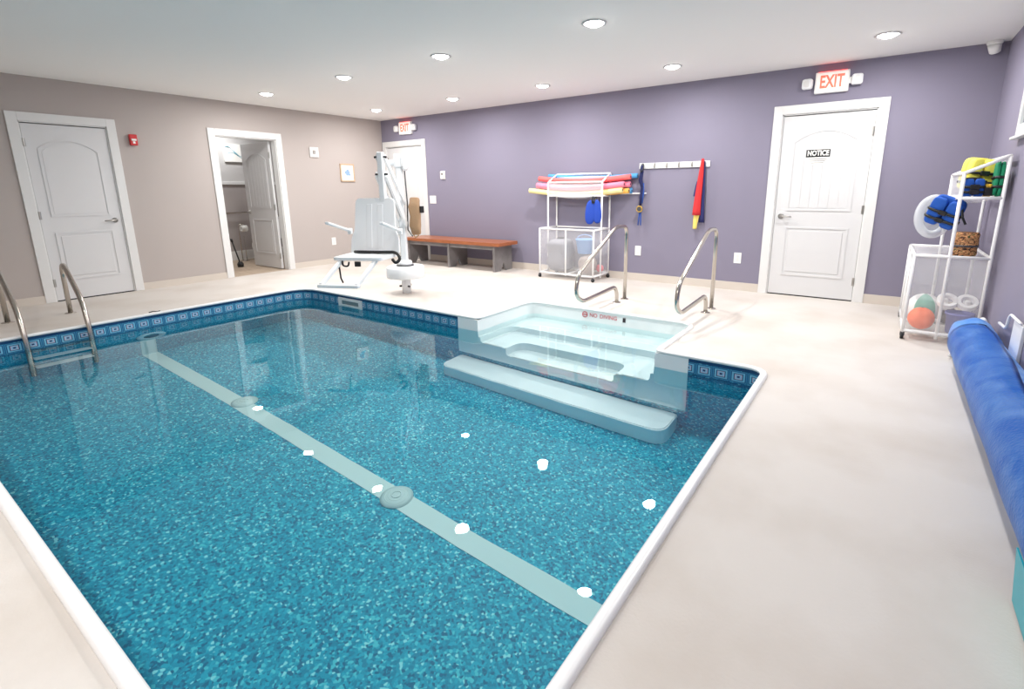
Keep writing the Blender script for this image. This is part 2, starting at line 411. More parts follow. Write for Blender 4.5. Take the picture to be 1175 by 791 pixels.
# casings: three boards each, in a local frame (u along wall, d out of wall)
def M_back(u0): return Matrix.Translation((u0, 0, 0))
def casing(name, width, M):
    root = B(); e = .018
    for a, b_ in (((0, -e, 0), (CW, 0, TH)), ((width - CW, -e, 0), (width, 0, TH)), ((CW, -e, TH - CW), (width - CW, 0, TH))): box(root, a, b_, .003)
    for a, b_ in (((CW, 0, 0), (CW + .012, .12, TH - CW)), ((width - CW - .012, 0, 0), (width - CW, .12, TH - CW)), ((CW, 0, TH - CW - .012), (width - CW, .12, TH - CW))): box(root, a, b_)
    xform(root, M); return struct(name, root, 'white_trim')
LW = Matrix(((0, -1, 0, 0), (1, 0, 0, 0), (0, 0, 1, 0), (0, 0, 0, 1)))    # local (x, y) -> world: x runs along +y, -y (out) becomes +x
def M_left(y0): return Matrix.Translation((0, y0, 0)) @ LW
casing('trim_1', D1[1] - D1[0], M_left(D1[0])); casing('trim_2', D2[1] - D2[0], M_left(D2[0]))
casing('trim_3', D3[1] - D3[0], M_back(D3[0])); casing('trim_4', D4[1] - D4[0], M_back(D4[0]))

def arch_poly(x0, x1, z0, z1, rise, n=12):
    pts = [(x0, z0), (x1, z0)]
    for k in range(n + 1):
        t = k / n; x = x1 + (x0 - x1) * t; pts.append((x, z1 + rise * (1 - (2 * t - 1) ** 2)))
    return pts
def door(name, w, M, handle_side, hinge_side, back=False, planks=True):
    """moulded two-panel door, arch-topped upper panel; face at local y=0, thickness into +y"""
    h = 2.005
    root = thing(name, None, None); root.matrix_world = M; root['kind'] = 'structure'
    obj('slab', bx((0, 0, .012), (w, .035, h), .002), 'door_white', root)
    mx_ = .115 * w / .85
    for yy, s_ in (((0.0, -1),) + (((.035, 1),) if back else ())):
        def shell(outer, inner, d): 
            obj('moulding', ring_prism(B(), outer, inner, 'y', yy, yy + s_ * d), 'door_white', root)
        a = arch_poly(mx_, w - mx_, .98, 1.74, .11)
        ai = arch_poly(mx_ + .018, w - mx_ - .018, .998, 1.722, .108)
        aj = arch_poly(mx_ + .032, w - mx_ - .032, 1.012, 1.71, .105)
        shell(a, ai, .007)
        x = mx_ + .034; x_end = w - mx_ - .034; npl = 6; pw_ = (x_end - x) / npl
        if not planks: obj('panel', prism(B(), aj, 'y', yy, yy + s_ * .004), 'door_white', root)
        for k in range(npl if planks else 0):
            xa, xb = x + k * pw_ + .002, x + (k + 1) * pw_ - .002
            ztop = lambda q: 1.708 + .105 * (1 - (2 * (q - x) / (x_end - x) - 1) ** 2)
            obj('plank', prism(B(), [(xa, 1.014), (xb, 1.014), (xb, ztop(xb)), ((xa + xb) / 2, ztop((xa + xb) / 2)), (xa, ztop(xa))], 'y', yy, yy + s_ * .0035), 'door_white', root)
        q = [(mx_, .24), (w - mx_, .24), (w - mx_, .80), (mx_, .80)]; qi = [(mx_ + .018, .258), (w - mx_ - .018, .258), (w - mx_ - .018, .782), (mx_ + .018, .782)]
        shell(q, qi, .007)
        pn = B(); box(pn, (mx_ + .045, min(yy, yy + s_ * .005), .285), (w - mx_ - .045, max(yy, yy + s_ * .005), .755), .003); obj('panel', pn, 'door_white', root)
        hx = .065 if handle_side < 0 else w - .065; d = 1 if handle_side < 0 else -1
        hb = B(); lathe(hb, [(0, 0), (.03, 0), (.03, s_ * .008), (.012, s_ * .012), (.011, s_ * .045), (0, s_ * .045)], 16, (hx, yy, .915), 'y')
        ho = obj('handle', hb, 'satin_nickel', root, True)
        tube(hb := B(), [(hx, yy + s_ * .045, .915), (hx + d * .05, yy + s_ * .05, .915), (hx + d * .115, yy + s_ * .045, .912)], [.011, .01, .007], 10)
        obj('lever', hb, 'satin_nickel', ho, True)
    hx = 0.0 if hinge_side < 0 else w
    for zz in (.22, 1.0, 1.8):
        hb = B(); tube(hb, [(hx, -.006, zz - .045), (hx, -.006, zz + .045)], .007, 8); box(hb, (hx - .018, -.0015, zz - .045), (hx + .018, .0005, zz + .045)); obj('hinge', hb, 'satin_nickel', root)
    return root
gw = .0145
w1 = D1[1] - D1[0] - 2 * CW - 2 * gw
door('door_1', w1, Matrix.Translation((-.004, D1[0] + CW + gw, 0)) @ LW, 1, -1, planks=False)
w3 = D3[1] - D3[0] - 2 * CW - 2 * gw
door('door_3', w3, Matrix.Translation((D3[0] + CW + gw, .004, 0)), 1, -1, planks=False)
w4 = D4[1] - D4[0] - 2 * CW - 2 * gw
d4 = door('door_4', w4, Matrix.Translation((D4[0] + CW + gw, .004, 0)), -1, 1)
for nme, lb in (('door_1', 'closed white two-panel door in the taupe wall'), ('door_3', 'closed white door behind the pool lift'), ('door_4', 'closed white door with a notice in the purple wall')):
    bpy.data.objects[nme]['label'] = lb
# bathroom door, swung 90 degrees into the bathroom
w2 = D2[1] - D2[0] - 2 * CW - 2 * gw
d2 = door('door_2', w2, Matrix.Translation((-.125 - w2, D2[1] - CW - .062, 0)), -1, 1, back=True)
d2['label'] = 'white panelled door swung open into the bathroom'

# ------------------------------------------------------------------ lights: recessed cans
can = thing('recessed_light', 'round white recessed downlight in the ceiling', 'light', group='ceiling downlights')
bm = B(); lathe(bm, [(.072, -.001), (.096, -.001), (.099, -.006), (.08, -.009), (.072, -.004), (.072, -.001)], 28); obj('trim_ring', bm, 'white_trim', can, True)
bm = B(); lathe(bm, [(0, -.030), (.025, -.028), (.05, -.020), (.066, -.010), (.073, -.0012), (0, -.0012)], 24); obj('lens', bm, 'lens', can, True)  # dome shape stands in for the round bloom of the light
ld = bpy.data.lights.new('downlight', 'AREA'); ld.shape = 'DISK'; ld.size = .14; ld.energy = LAMP_W; ld.color = (1, .985, .96)
ld.cycles.is_caustics_light = True
lo = bpy.data.objects.new('downlight_lamp', ld); C.objects.link(lo); lo.location = (0, 0, -.032); lo.parent = can
rows = ['in the row along the purple wall', 'in the row over the far pool edge', 'added unseen behind the viewer']
cols_ = ['first from the taupe wall', 'second from the taupe wall', 'third from the taupe wall', 'fourth from the taupe wall', 'nearest the right wall']
first = True
for j, y in enumerate((-.9, -2.68, -6.75)):
    for i, x in enumerate((1.0, 2.66, 4.18, 5.83, 7.7)):
        if j == 2 and i < 2: continue  # rear row is added out of view to brighten the near deck
        o = can if first else copy_tree(can); first = False
        o.location = (x, y, RH); o['label'] = 'round ceiling downlight %s, %s' % (rows[j], cols_[i])

# caustics through the flat water surface
water.cycles.is_caustics_caster = True
for o in (pw, pf): o.cycles.is_caustics_receiver = True
for o in list(pf.children) + list(pw.children): o.cycles.is_caustics_receiver = True

# ------------------------------------------------------------------ pool fittings
# entry steps: white moulded insert
st = thing('pool_steps', 'white moulded entry steps set into the far side of the pool', 'pool steps', ((NX0 + NX1) / 2, Y0, -.85))
def loc(bm, root): return xform(bm, Matrix.Translation(-root.location))
ZA, ZB, ZC = -.285, -.46, -.66
cxn = (NX0 + NX1) / 2
def recess(x0, x1, yb): return rpoly([(x0, Y0), (x1, Y0), (x1, yb), (x0, yb)], [0, 0, .12, .12], 5)
pa = recess(NX0, NX1, NY); pb = recess(NX0 + .03, NX1 - .03, -2.38); pc = recess(5.06, 6.20, -2.64)
def tread(poly, hole, z):
    bm = B()
    flat = [Vector(p) for p in poly]
    if hole:     # U-shaped tread: outer recess outline minus the inner one
        loop = [flat[-1 * 0 + 0]] 
        outer = flat[1:] + [flat[0]]            # right front, ..., left front
        inner = [Vector(p) for p in hole]; inner = inner[1:] + [inner[0]]
        loop = outer + inner[::-1]
        flat_poly(bm, loop, [], z)
    else: flat_poly(bm, flat, [], z)
    return bm
def riser(poly, z0, z1):
    bm = B(); q = poly[1:] + [poly[0]]
    for a, b_ in zip(q, q[1:]): bm.faces.new([bm.verts.new(v) for v in ((a[0], a[1], z0), (b_[0], b_[1], z0), (b_[0], b_[1], z1), (a[0], a[1], z1))])
    bmesh.ops.remove_doubles(bm, verts=bm.verts, dist=1e-5)
    return bm
pa, pb, pc = [[Vector(p) for p in q] for q in (pa, pb, pc)]
for poly, hole, z in ((pa, pb, ZA), (pb, pc, ZB), (pc, None, ZC)): obj('tread', loc(tread(poly, hole, z), st), 'acrylic', st)
obj('back_wall', loc(riser(pa, ZA, -.003), st), 'acrylic', st, True)
obj('riser', loc(riser(pb, ZB, ZA), st), 'acrylic', st, True); obj('riser', loc(riser(pc, ZC, ZB), st), 'acrylic', st, True)
# front panel with the stepped cut-out
half = [(4.455, -.85), (4.455, -.004), (NX0, -.004), (NX0 + .006, ZA), (NX0 + .032, ZA - .01), (NX0 + .036, ZB + .05), (NX0 + .05, ZB + .015), (NX0 + .08, ZB), (5.0, ZB), (5.04, ZB - .015), (5.06, ZB - .05), (5.062, ZC + .05), (5.08, ZC + .015), (5.12, ZC)]
half = [half[0], half[1], half[2]] + [tuple(p) for p in []] + half[3:]
full = half + [(2 * cxn - x, z) for x, z in half[::-1]]
full = [(x if x < 6.75 or True else x, z) for x, z in full]
obj('front_panel', loc(prism(B(), full, 'y', Y0 - .004, Y0 + .012), st), 'acrylic', st)
mat('decal_red', (206, 70, 80), .5); mat('decal_black', (50, 40, 44), .5)
for tx, tx_x in (('NO', 5.50), ('DIVING', 5.67)): text_mesh(tx, .058, 'decal_red', 'warning_print', st, Matrix.Translation(Vector((tx_x, NY - .004, -.045)) - st.location) @ BACKWALL)
bm = B(); ring_prism(bm, [(.032 * math.cos(k * PI / 8), .032 * math.sin(k * PI / 8)) for k in range(16)], [(.025 * math.cos(k * PI / 8), .025 * math.sin(k * PI / 8)) for k in range(16)], 'y', 0, -.002)
box(bm, (-.026, -.002, -.004), (.026, 0, .004)); xform(bm, Matrix.Translation(Vector((5.40, NY - .004, -.045)) - st.location)); obj('warning_symbol', bm, 'decal_red', st)
bm = bx((5.83, NY - .006, -.07), (5.86, NY - .004, -.025)); obj('warning_symbol', loc(bm, st), 'decal_black', st)
# long bench step on the pool floor
bs = B(); prism(bs, rpoly([(4.49, -3.21), (6.735, -3.21), (6.735, -2.89), (4.49, -2.89)], [.12, .12, .03, .03], 6), 'z', ZF + .002, -.94)
prism(bs, rpoly([(4.50, -3.20), (6.725, -3.20), (6.725, -2.895), (4.50, -2.895)], [.12, .12, .03, .03], 6), 'z', -.94, -.93)
bso = obj('bench_step', bs, 'acrylic'); tag(bso, 'long pale underwater step lying on the pool floor below the entry steps', 'step')
# skimmer
sk = thing('pool_skimmer', 'white rectangular skimmer mouth in the far pool wall', 'skimmer', (2.705, Y0, -.10))
obj('frame', ring_prism(B(), [(-.225, -.075), (.225, -.075), (.225, .075), (-.225, .075)], [(-.165, -.045), (.165, -.045), (.165, .045), (-.165, .045)], 'y', -.014, -.001), 'pvc', sk)
mat('skim_in', (120, 140, 146), .5)
obj('throat', bx((-.17, -.004, -.05), (.17, -.001, .05)), 'skim_in', sk); obj('weir_flap', bx((-.16, -.011, -.043), (.16, -.004, -.005), .002), 'pvc', sk)
# underwater light and its cover on the left pool wall
pl = thing('pool_light', 'round white underwater light on the left pool wall at the stripe', 'pool light', (X0, -4.63, -.50))
obj('rim', lathe(B(), [(.07, .004), (.075, .018), (.12, .02), (.132, .01), (.132, .001), (.07, .001)], 28, (0, 0, 0), 'x'), 'pvc', pl, True)
obj('glass_lens', lathe(B(), [(0, .001), (.072, .001), (.068, .012), (0, .016)], 24, (0, 0, 0), 'x'), 'skim_in', pl, True)
# main drains on the stripe
mat('drain_mat', (206, 224, 222), .5)
for k, (x, y, lb) in enumerate(((5.54, -4.665, 'round drain cover on the pool floor stripe, nearer the viewer'), (3.60, -4.63, 'round drain cover on the pool floor stripe, nearer the far end'))):
    d = thing('drain_cover', lb, 'drain', (x, y, ZF + .006), group='main drains')
    obj('dome', lathe(B(), [(0, .03), (.05, .028), (.085, .018), (.105, .003), (.105, 0), (0, 0)], 28), 'drain_mat', d, True)
    for q in range(3):
        r = .03 + q * .022; bm = B(); tube(bm, [(r * math.cos(a * PI / 12), r * math.sin(a * PI / 12), .031 - q * .006) for a in range(24)], .004, 6, True); obj('grate_ring', bm, 'drain_mat', d, True)
# white nozzle on the pool stripe end, small strap on coping
ck = obj('strap_clip', tube(B(), [(X0 - .05, -4.60, .024), (X0 - .03, -4.57, .034), (X0 - .035, -4.53, .024), (X0 - .045, -4.50, .024)], .005, 6), 'black'); tag(ck, 'tiny black strap lying on the left pool coping', 'strap')

# ladder
ladder = thing('pool_ladder', 'stainless steel pool ladder at the left pool edge', 'ladder', (1.3, -5.3, 0))
for ya, yb in ((-5.035, -5.12), (-5.515, -5.565)):
    def yy(x): return ya + (yb - ya) * (x - .87) / .93
    P = [(.87, yy(.87), .006), (.90, yy(.9), .50), (1.06, yy(1.06), .545), (1.70, yy(1.7), .24), (1.80, yy(1.8), -.02), (1.80, yy(1.8), -.95)]
    r_ = obj('side_rail', loc(tube(B(), fillet(P, [.13, .1, .2, .15]), .0215, 12), ladder), 'steel', ladder, True)
    obj('base_flange', xform(lathe(B(), [(0, .009), (.028, .009), (.045, .006), (.05, .0005), (0, .0005)], 20), Matrix.Translation(Vector((.87, ya, 0)) - ladder.location)), 'steel', r_, True)
for zt in (-.125, -.40, -.68):
    obj('tread', loc(bx((1.765, -5.545, zt - .018), (1.865, -5.14, zt + .006), .006), ladder), 'pvc' if zt < -.2 else 'steel', ladder)
    
# grab rails of the entry steps
def grab(x, dy, lb):
    g_ = thing('grab_rail', lb, 'handrail', (x, -1.3 + dy, 0), group='grab rails beside the entry steps')
    P = [(0, .08, .006), (0, .08, .835), (0, -.20, .845), (0, -1.02, .44), (0, -1.06, .24), (0, -.92, .155), (0, -.19, .185), (0, -.13, .10), (0, -.13, .006)]
    obj('rail', tube(B(), fillet(P, [.10, .10, .14, .1, .12, .06, .05]), .0205, 12), 'steel', g_, True)
    for y in (.08, -.13): obj('base_flange', lathe(B(), [(0, .009), (.028, .009), (.044, .006), (.048, .0005), (0, .0005)], 20, (0, y, 0)), 'steel', g_, True)
    return g_
grab(5.515, 0, 'stainless steel grab rail in front of the white mesh rack'); grab(6.478, .05, 'stainless steel grab rail nearer the door with the notice')

# ------------------------------------------------------------------ pool lift
lift = thing('pool_lift', 'white aquatic chair lift with mast, boom and moulded seat', 'pool lift', (3.10, -2.34, 0))
obj('anchor_post', lathe(B(), [(.055, .0005), (.055, .2), (0, .2)], 20), 'lift_white', lift, True)
for a in (0, 2, 4): 
    obj('anchor_bolt', tube(B(), [(.05 * math.cos(a + 4.0), .05 * math.sin(a + 4.0), .09), (.085 * math.cos(a + 4.0), .085 * math.sin(a + 4.0), .09)], .012, 8), 'black', lift)
obj('base_cover', lathe(B(), [(0, .2), (.225, .2), (.232, .21), (.228, .325), (.215, .338), (0, .345)], 36), 'lift_white', lift, True)
obj('base_ring', lathe(B(), [(.09, .342), (.105, .342), (.105, .356), (.09, .356), (.09, .342)], 28), 'dark_grey', lift, True)
obj('collar', lathe(B(), [(0, .34), (.088, .34), (.082, .40), (.06, .41), (0, .41)], 24), 'lift_white', lift, True)
ch = Vector((3.51 - 3.10, -3.095 + 2.34, 0)); TH_C = .45
dd = Vector((math.cos(TH_C), math.sin(TH_C), 0)); ff = Vector((math.sin(TH_C), -math.cos(TH_C), 0))
post = ch - ff * .10 + dd * .085               # hanging arm behind the seat
bd = post.normalized(); bp_ = Vector((bd.y, -bd.x, 0))
def bar(a, b_, wdt, hgt, bev=.004, up_=None):
    a, b_ = Vector(a), Vector(b_); t = (b_ - a); L = t.length; t.normalize()
    u_ = Vector(up_ or (0, 0, 1)); s_ = t.cross(u_).normalized(); v_ = s_.cross(t)
    bm = B(); box(bm, (0, -wdt / 2, -hgt / 2), (L, wdt / 2, hgt / 2), bev)
    return xform(bm, Matrix(((t.x, s_.x, v_.x, a.x), (t.y, s_.y, v_.y, a.y), (t.z, s_.z, v_.z, a.z), (0, 0, 0, 1))))
obj('mast', bar((0, 0, .40), (0, 0, 1.66), .075, .075, .012, tuple(bd)), 'lift_white', lift)
mh = bar((0, 0, 1.50), (0, 0, 1.665), .10, .10, .02, tuple(bd)); obj('mast_head', mh, 'lift_white', lift)
side = Vector((rt.x, rt.y, 0))
obj('motor_housing', bar(Vector((0, 0, 1.57)) + side * .03, Vector((0, 0, 1.57)) + side * .11, .16, .2, .05), 'lift_white', lift)
obj('head_bracket', bar(Vector((0, 0, 1.56)) - side * .15, Vector((0, 0, 1.56)) - side * .03, .07, .07, .02), 'lift_white', lift)
for sgn in (-1, 1):
    off = bp_ * (.05 * sgn)
    obj('boom_arm', bar(off + Vector((0, 0, .84)) + bd * .02, off + post + Vector((0, 0, 1.41)), .028, .075), 'lift_white', lift)
    obj('upper_link', bar(off * .8 + Vector((0, 0, 1.10)), off * .8 + post + Vector((0, 0, 1.59)), .022, .05), 'lift_grey' if sgn > 0 else 'lift_white', lift)
obj('actuator', tube(B(), [Vector((0, 0, .95)) + bd * .05, post * .72 + Vector((0, 0, 1.34))], .022, 10), 'lift_grey', lift, True)
obj('hanging_arm', bar(post + Vector((0, 0, .60)), post + Vector((0, 0, 1.63)), .06, .06, .008, tuple(ff)), 'lift_white', lift)
for zz in (1.41, 1.58): obj('pivot_bolt', tube(B(), [post - bp_ * .064 + Vector((0, 0, zz)), post + bp_ * .064 + Vector((0, 0, zz))], .012, 10), 'black', lift)
cb = Vector((0, 0, 0)) + side * .06
obj('cable', tube(B(), [cb + Vector((0, 0, 1.5)), cb + side * .012 + Vector((0, 0, 1.1)), cb + side * .0 + Vector((0, 0, .78)), cb + side * .05 + Vector((0, 0, .70)), cb + side * .10 + Vector((0, 0, .78))], .008, 8), 'dark_grey', lift, True)
# local frame of the seat
SM = Matrix(((dd.x, ff.x, 0, ch.x), (dd.y, ff.y, 0, ch.y), (0, 0, 1, 0), (0, 0, 0, 1)))   # local x right, y forward
def seatp(name, bm, m, sm=False, par=None): return obj(name, xform(bm, SM), m, par or lift, sm)
zs = .609
seat = seatp('seat', prism(B(), rpoly([(-.26, -.02), (.26, -.02), (.255, .42), (-.255, .42)], [.05, .05, .06, .06]), 'z', zs - .03, zs), 'lift_white')
bk = B(); poly = rpoly([(-.27, zs), (.27, zs), (.262, zs + .16), (.225, zs + .22), (.213, zs + .56), (-.213, zs + .56), (-.225, zs + .22), (-.262, zs + .16)], [.01, .01, .05, .05, .06, .06, .05, .05], 5)
prism(bk, poly, 'y', -.02, .008)
for v in bk.verts: v.co.y -= (v.co.z - zs) * .15
seatp('backrest', bk, 'lift_white')
rb = B(); 
for x in (-.06, .06): box(rb, (x - .03, .005, zs + .05), (x + .03, .0105, zs + .5), .002)
for v in rb.verts: v.co.y -= (v.co.z - zs) * .15
seatp('back_rib', rb, 'lift_white')
for sx_ in (-1, 1):
    x = .28 * sx_
    seatp('armrest', xform(bx((-.022, -.03, -.012), (.022, .42, .012), .008), Matrix.Translation((x, 0, .842)) @ Matrix.Rotation(.245, 4, 'X')), 'lift_white')
    seatp('arm_bracket', bx((x - .02, -.05, .80), (x + .02, -.01, .86), .005), 'lift_white')
    fp0, fp1 = (.18 * sx_, .36, zs - .03), (.175 * sx_, .776, .40)
    seatp('leg_tube', bar(fp0, fp1, .034, .04, .006), 'lift_white')
seatp('foot_bar', bar((-.20, .776, .395), (.20, .776, .395), .06, .03, .006), 'lift_white')
belt = seatp('belt', tube(B(), fillet([(-.20, .05, zs + .012), (-.1, .12, zs + .02), (.05, .08, zs + .014), (.12, .13, zs + .02), (.28, .10, zs + .02), (.33, .12, zs - .05), (.29, .16, zs - .09), (.25, .14, zs - .05)], .05, 4), .016, 8), 'black', True)
seatp('strap_loop', tube(B(), fillet([(-.14, .425, zs - .03), (-.14, .43, zs - .08), (-.08, .43, zs - .085), (-.07, .43, zs - .04)], .04, 4), .009, 6), 'black', True)
seatp('strap_tail', tube(B(), [(-.18, .43, zs - .04), (-.17, .43, zs - .2), (-.15, .43, zs - .25)], .008, 6), 'black', True)
seatp('buckle', bx((-.01, .42, zs - .085), (.05, .44, zs - .035), .005), 'black')
# rain bag on the mast control box
bg = thing('control_bag', 'tan cloth bag covering the control box on the lift mast', 'bag', (3.10 + side.x * .155, -2.34 + side.y * .155, .70))
bm = blob(B(), (0, 0, .24), (.065, .06, .225), .45, 24, 14, Matrix.Rotation(.6, 3, 'Z'))
for v in bm.verts: v.co.x += .008 * math.sin(v.co.z * 40 + v.co.y * 30); v.co.y += .008 * math.sin(v.co.z * 33)
obj('pouch', bm, 'bag_tan', bg, True)
obj('latch', bx((.062, .01, .28), (.10, .06, .36), .006), 'black', bg); obj('drawstring', tube(B(), [(.02, -.05, .02), (.05, -.06, -.01), (.09, -.04, .02)], .008, 6), 'bag_tan', bg, True)
lift_children = None

# ------------------------------------------------------------------ bench
be = thing('bench', 'long bench with varnished wooden seat and grey legs against the purple wall', 'bench', (2.1, -.30, 0))
top = prism(B(), rpoly([(-1.05, -.25), (1.05, -.25), (1.05, .25), (-1.05, .25)], .02), 'z', .40, .45)
obj('seat_board', top, 'wood_top', be)
for x in (-.97, -.02, .93):
    pol = [(-.22, .0005), (-.07, .0005), (0, .13), (.07, .0005), (.22, .0005), (.22, .40), (-.22, .40)]
    obj('leg', prism(B(), pol, 'x', x - .02, x + .02), 'bench_grey', be)
for y in (-.19, .19): obj('apron', bx((-.97, y - .012, .335), (.93, y + .012, .399)), 'bench_grey', be)

# ------------------------------------------------------------------ rolling mesh racks
def make_rack(label, locn, rz):
    R_ = thing('mesh_rack', label, 'rack', locn, rz, group='rolling mesh storage racks')
    W_, Dp, r = .86, .46, .0125
    def T(name, pts, rr=r, m='pvc'): return obj(name, tube(B(), pts, rr, 10), m, R_, True)
    for x in (0, W_ / 2, W_): T('post', [(x, -Dp, .055), (x, -Dp, .70)])
    for x in (0, W_):
        T('upright', [(x, -.24, .03), (x, -.24, 1.335)]); T('upright', [(x, 0, .055), (x, 0, 1.45)])
        for z in (.075, .70): T('side_rail', [(x, 0, z), (x, -Dp, z)])
        T('bin_rail', [(x, 0, 1.15), (x, -.24, 1.15)]); T('bin_rail', [(x, 0, 1.45), (x, -.24, 1.335)])
    for y in (0, -Dp):
        for z in (.075, .70): T('long_rail', [(0, y, z), (W_, y, z)])
    for y, z in ((-.24, 1.15), (0, 1.15), (-.24, 1.335), (0, 1.45)): T('bin_rail', [(0, y, z), (W_, y, z)])
    T('divider', [(W_ / 2, -Dp, .075), (W_ / 2, 0, .075)])
    def net(name, fn, nu=8, nv=6, m_='net'):
        bm = B(); g_ = [[bm.verts.new(fn(i / nu, j / nv)) for i in range(nu + 1)] for j in range(nv + 1)]
        for j in range(nv):
            for i in range(nu): bm.faces.new((g_[j][i], g_[j][i + 1], g_[j + 1][i + 1], g_[j + 1][i]))
        return obj(name, bm, m_, R_, True)
    sag = lambda u_, v_: .03 * math.sin(PI * u_) * (1 - v_)
    for k in range(2):
        net('net_panel', lambda u_, v_: (W_ / 2 * (k + u_), -Dp - sag(u_, v_) * .8, .06 + .64 * v_))
    for x, s_ in ((0, -1), (W_, 1)):
        net('net_panel', lambda u_, v_: (x + s_ * sag(u_, v_), -Dp * u_, .06 + .64 * v_))
        net('net_panel', lambda u_, v_: (x - s_ * .012, -Dp * u_, .34 + .36 * v_))
    net('net_panel', lambda u_, v_: (W_ * u_, 0.004, .06 + .64 * v_)); net('net_panel', lambda u_, v_: (W_ * u_, .0, 1.15 + .3 * v_))
    net('net_panel', lambda u_, v_: (W_ * u_, -.24 - .02 * math.sin(PI * u_) * (1 - v_), 1.15 - .03 * math.sin(PI * u_) * (1 - v_) + .185 * v_), m_='net_dense'); net('net_panel', lambda u_, v_: (W_ * u_, -Dp * v_, .058 - .006 * math.sin(PI * u_)))
    net('net_panel', lambda u_, v_: (W_ * u_, -.24 * v_, 1.15 - .045 * math.sin(PI * u_) * math.sin(PI * v_) - .004))
    for x in (0.0, W_):
        for y in (0, -Dp):
            c_ = obj('caster', lathe(B(), [(0, -.012), (.022, -.012), (.025, -.006), (.025, .006), (.022, .012), (0, .012)], 16, (x, y, .026), 'y'), 'black', R_, True)
            obj('caster_fork', bx((x - .012, y - .016, .03), (x + .012, y + .016, .062), .003), 'dark_grey', c_)
    return R_
rk1 = make_rack('white pipe and mesh rack of foam noodles by the purple wall', (3.86, -.03, 0), 0)
rk2 = make_rack('white pipe and mesh rack of life vests against the right wall', (8.555, -.55, 0), -PI / 2)

def noodle(y, z, x0, x1, m, lb, bend=.02, r=.032, tilt=0.):
    n_ = 14; pts = []
    for k in range(n_ + 1):
        t = k / n_; x = x0 + (x1 - x0) * t; pts.append((x, y + .01 * math.sin(3 * t + x0 * 9), z - bend * math.sin(PI * t) + tilt * (t - .5)))
    o = thing('pool_noodle', lb, 'pool noodle', pts[0], group='foam noodles on the mesh rack')
    P0 = Vector(pts[0]); pts = [Vector(p) - P0 for p in pts]
    obj('foam', tube(B(), pts, r, 14), m, o, True)
    d_ = (pts[1] - pts[0]).normalized(); e_ = (pts[-1] - pts[-2]).normalized()
    for p, q in ((pts[0], -d_), (pts[-1], e_)): obj('end_hole', tube(B(), [p, p + q * .0015], r * .36, 10), 'dark_grey', o)
    return o
noodle(-.195, 1.225, 3.49, 4.98, 'foam_yellow', 'pale yellow noodle, lowest at the front of the rack bin', .05, .036)
noodle(-.12, 1.215, 3.58, 5.04, 'foam_orange', 'light orange noodle low in the rack bin', .04, .036)
noodle(-.045, 1.215, 3.62, 5.05, 'foam_blue', 'blue noodle low at the back of the rack bin', .02, .036)
noodle(-.185, 1.30, 3.61, 5.0, 'foam_pink', 'pink noodle at the front of the rack bin', .045, .04)
noodle(-.10, 1.30, 3.66, 5.05, 'foam_pink', 'second pink noodle, behind the front pink one', .04, .038)
noodle(-.035, 1.30, 3.6, 5.0, 'foam_red', 'red noodle at the middle of the rack bin', .02, .034)
noodle(-.145, 1.395, 3.62, 5.07, 'foam_coral', 'coral noodle on top at the left of the pile', .045, .036)
noodle(-.075, 1.375, 3.85, 4.9, 'foam_lilac', 'lilac noodle lying on top of the pile', -.01, .03)
noodle(-.035, 1.42, 3.72, 5.12, 'foam_blue', 'blue noodle on top at the back of the pile', .03, .032, tilt=-.02)
sp = obj('wall_pole', tube(B(), [(3.7, -.045, 1.172), (5.24, -.012, 1.178)], .011, 10), 'pvc'); tag(sp, 'thin white pole running along the wall behind the mesh rack', 'pole')

# blue float hanging from rack 1
ft = thing('hand_float', 'blue oval foam float hanging below the noodle bin', 'float', (4.60, -.285, .77))
bm = B(); blob(bm, (-.042, 0, .16), (.08, .022, .165), .8, 20, 12, Matrix.Rotation(.1, 3, 'Y')); obj('foam_pad', bm, 'float_blue', ft, True)
bm = B(); blob(bm, (.05, .006, .17), (.072, .022, .16), .8, 20, 12, Matrix.Rotation(-.12, 3, 'Y')); obj('foam_pad', bm, 'float_blue', ft, True)
obj('strap', tube(B(), fillet([(0, -.02, .28), (-.02, -.005, .345), (0, .045, .41), (.03, .02, .345), (.01, -.02, .28)], .03, 4), .012, 8), 'black', ft, True)

def ball(name, lb, c, r, m, group=None, stripes=None):
    o = thing(name, lb, 'ball', (c[0], c[1], c[2] - r), group=group)
    bm = blob(B(), (0, 0, r), (r, r, r), 1, 20, 12); me_o = obj('ball_skin', bm, m, o, True)
    if stripes:
        for k, mm in enumerate(stripes): me_o.data.materials.append(MATS[mm])
        for f in me_o.data.polygons:
            a = math.atan2(f.center.y, f.center.x) + PI; f.material_index = int(a / (2 * PI) * 6) % (len(stripes) + 1)
    obj('valve', lathe(B(), [(0, .002), (.008, .001), (.01, -.002), (0, -.002)], 10, (0, 0, 2 * r)), 'dark_grey', o)
    return o
# contents of rack 1 basket
bag = thing('laundry_bag', 'bulging grey bag inside the left half of the noodle rack basket', 'bag', (4.07, -.26, .075))
bm = blob(B(), (0, 0, .24), (.17, .17, .235), .5, 24, 14)
for v in bm.verts: v.co.x += .012 * math.sin(v.co.z * 30); v.co.y += .012 * math.sin(v.co.z * 24 + 1)
obj('sack', bm, 'bag_grey', bag, True); obj('tie', tube(B(), [(.05 * math.cos(a * PI / 6), .05 * math.sin(a * PI / 6), .478) for a in range(12)], .008, 6, True), 'dark_grey', bag, True)
ball('play_ball', 'grey beige ball in the right half of the noodle rack basket', (4.52, -.27, .215), .135, 'taupe_ball')
bk_ = thing('bucket', 'pale blue plastic bucket on top in the noodle rack basket', 'bucket', (4.47, -.26, .36))
obj('pail', lathe(B(), [(0, 0), (.10, 0), (.13, .19), (.138, .19), (.138, .2), (.122, .2), (.095, .01), (0, .01)], 24), 'bucket_blue', bk_, True)
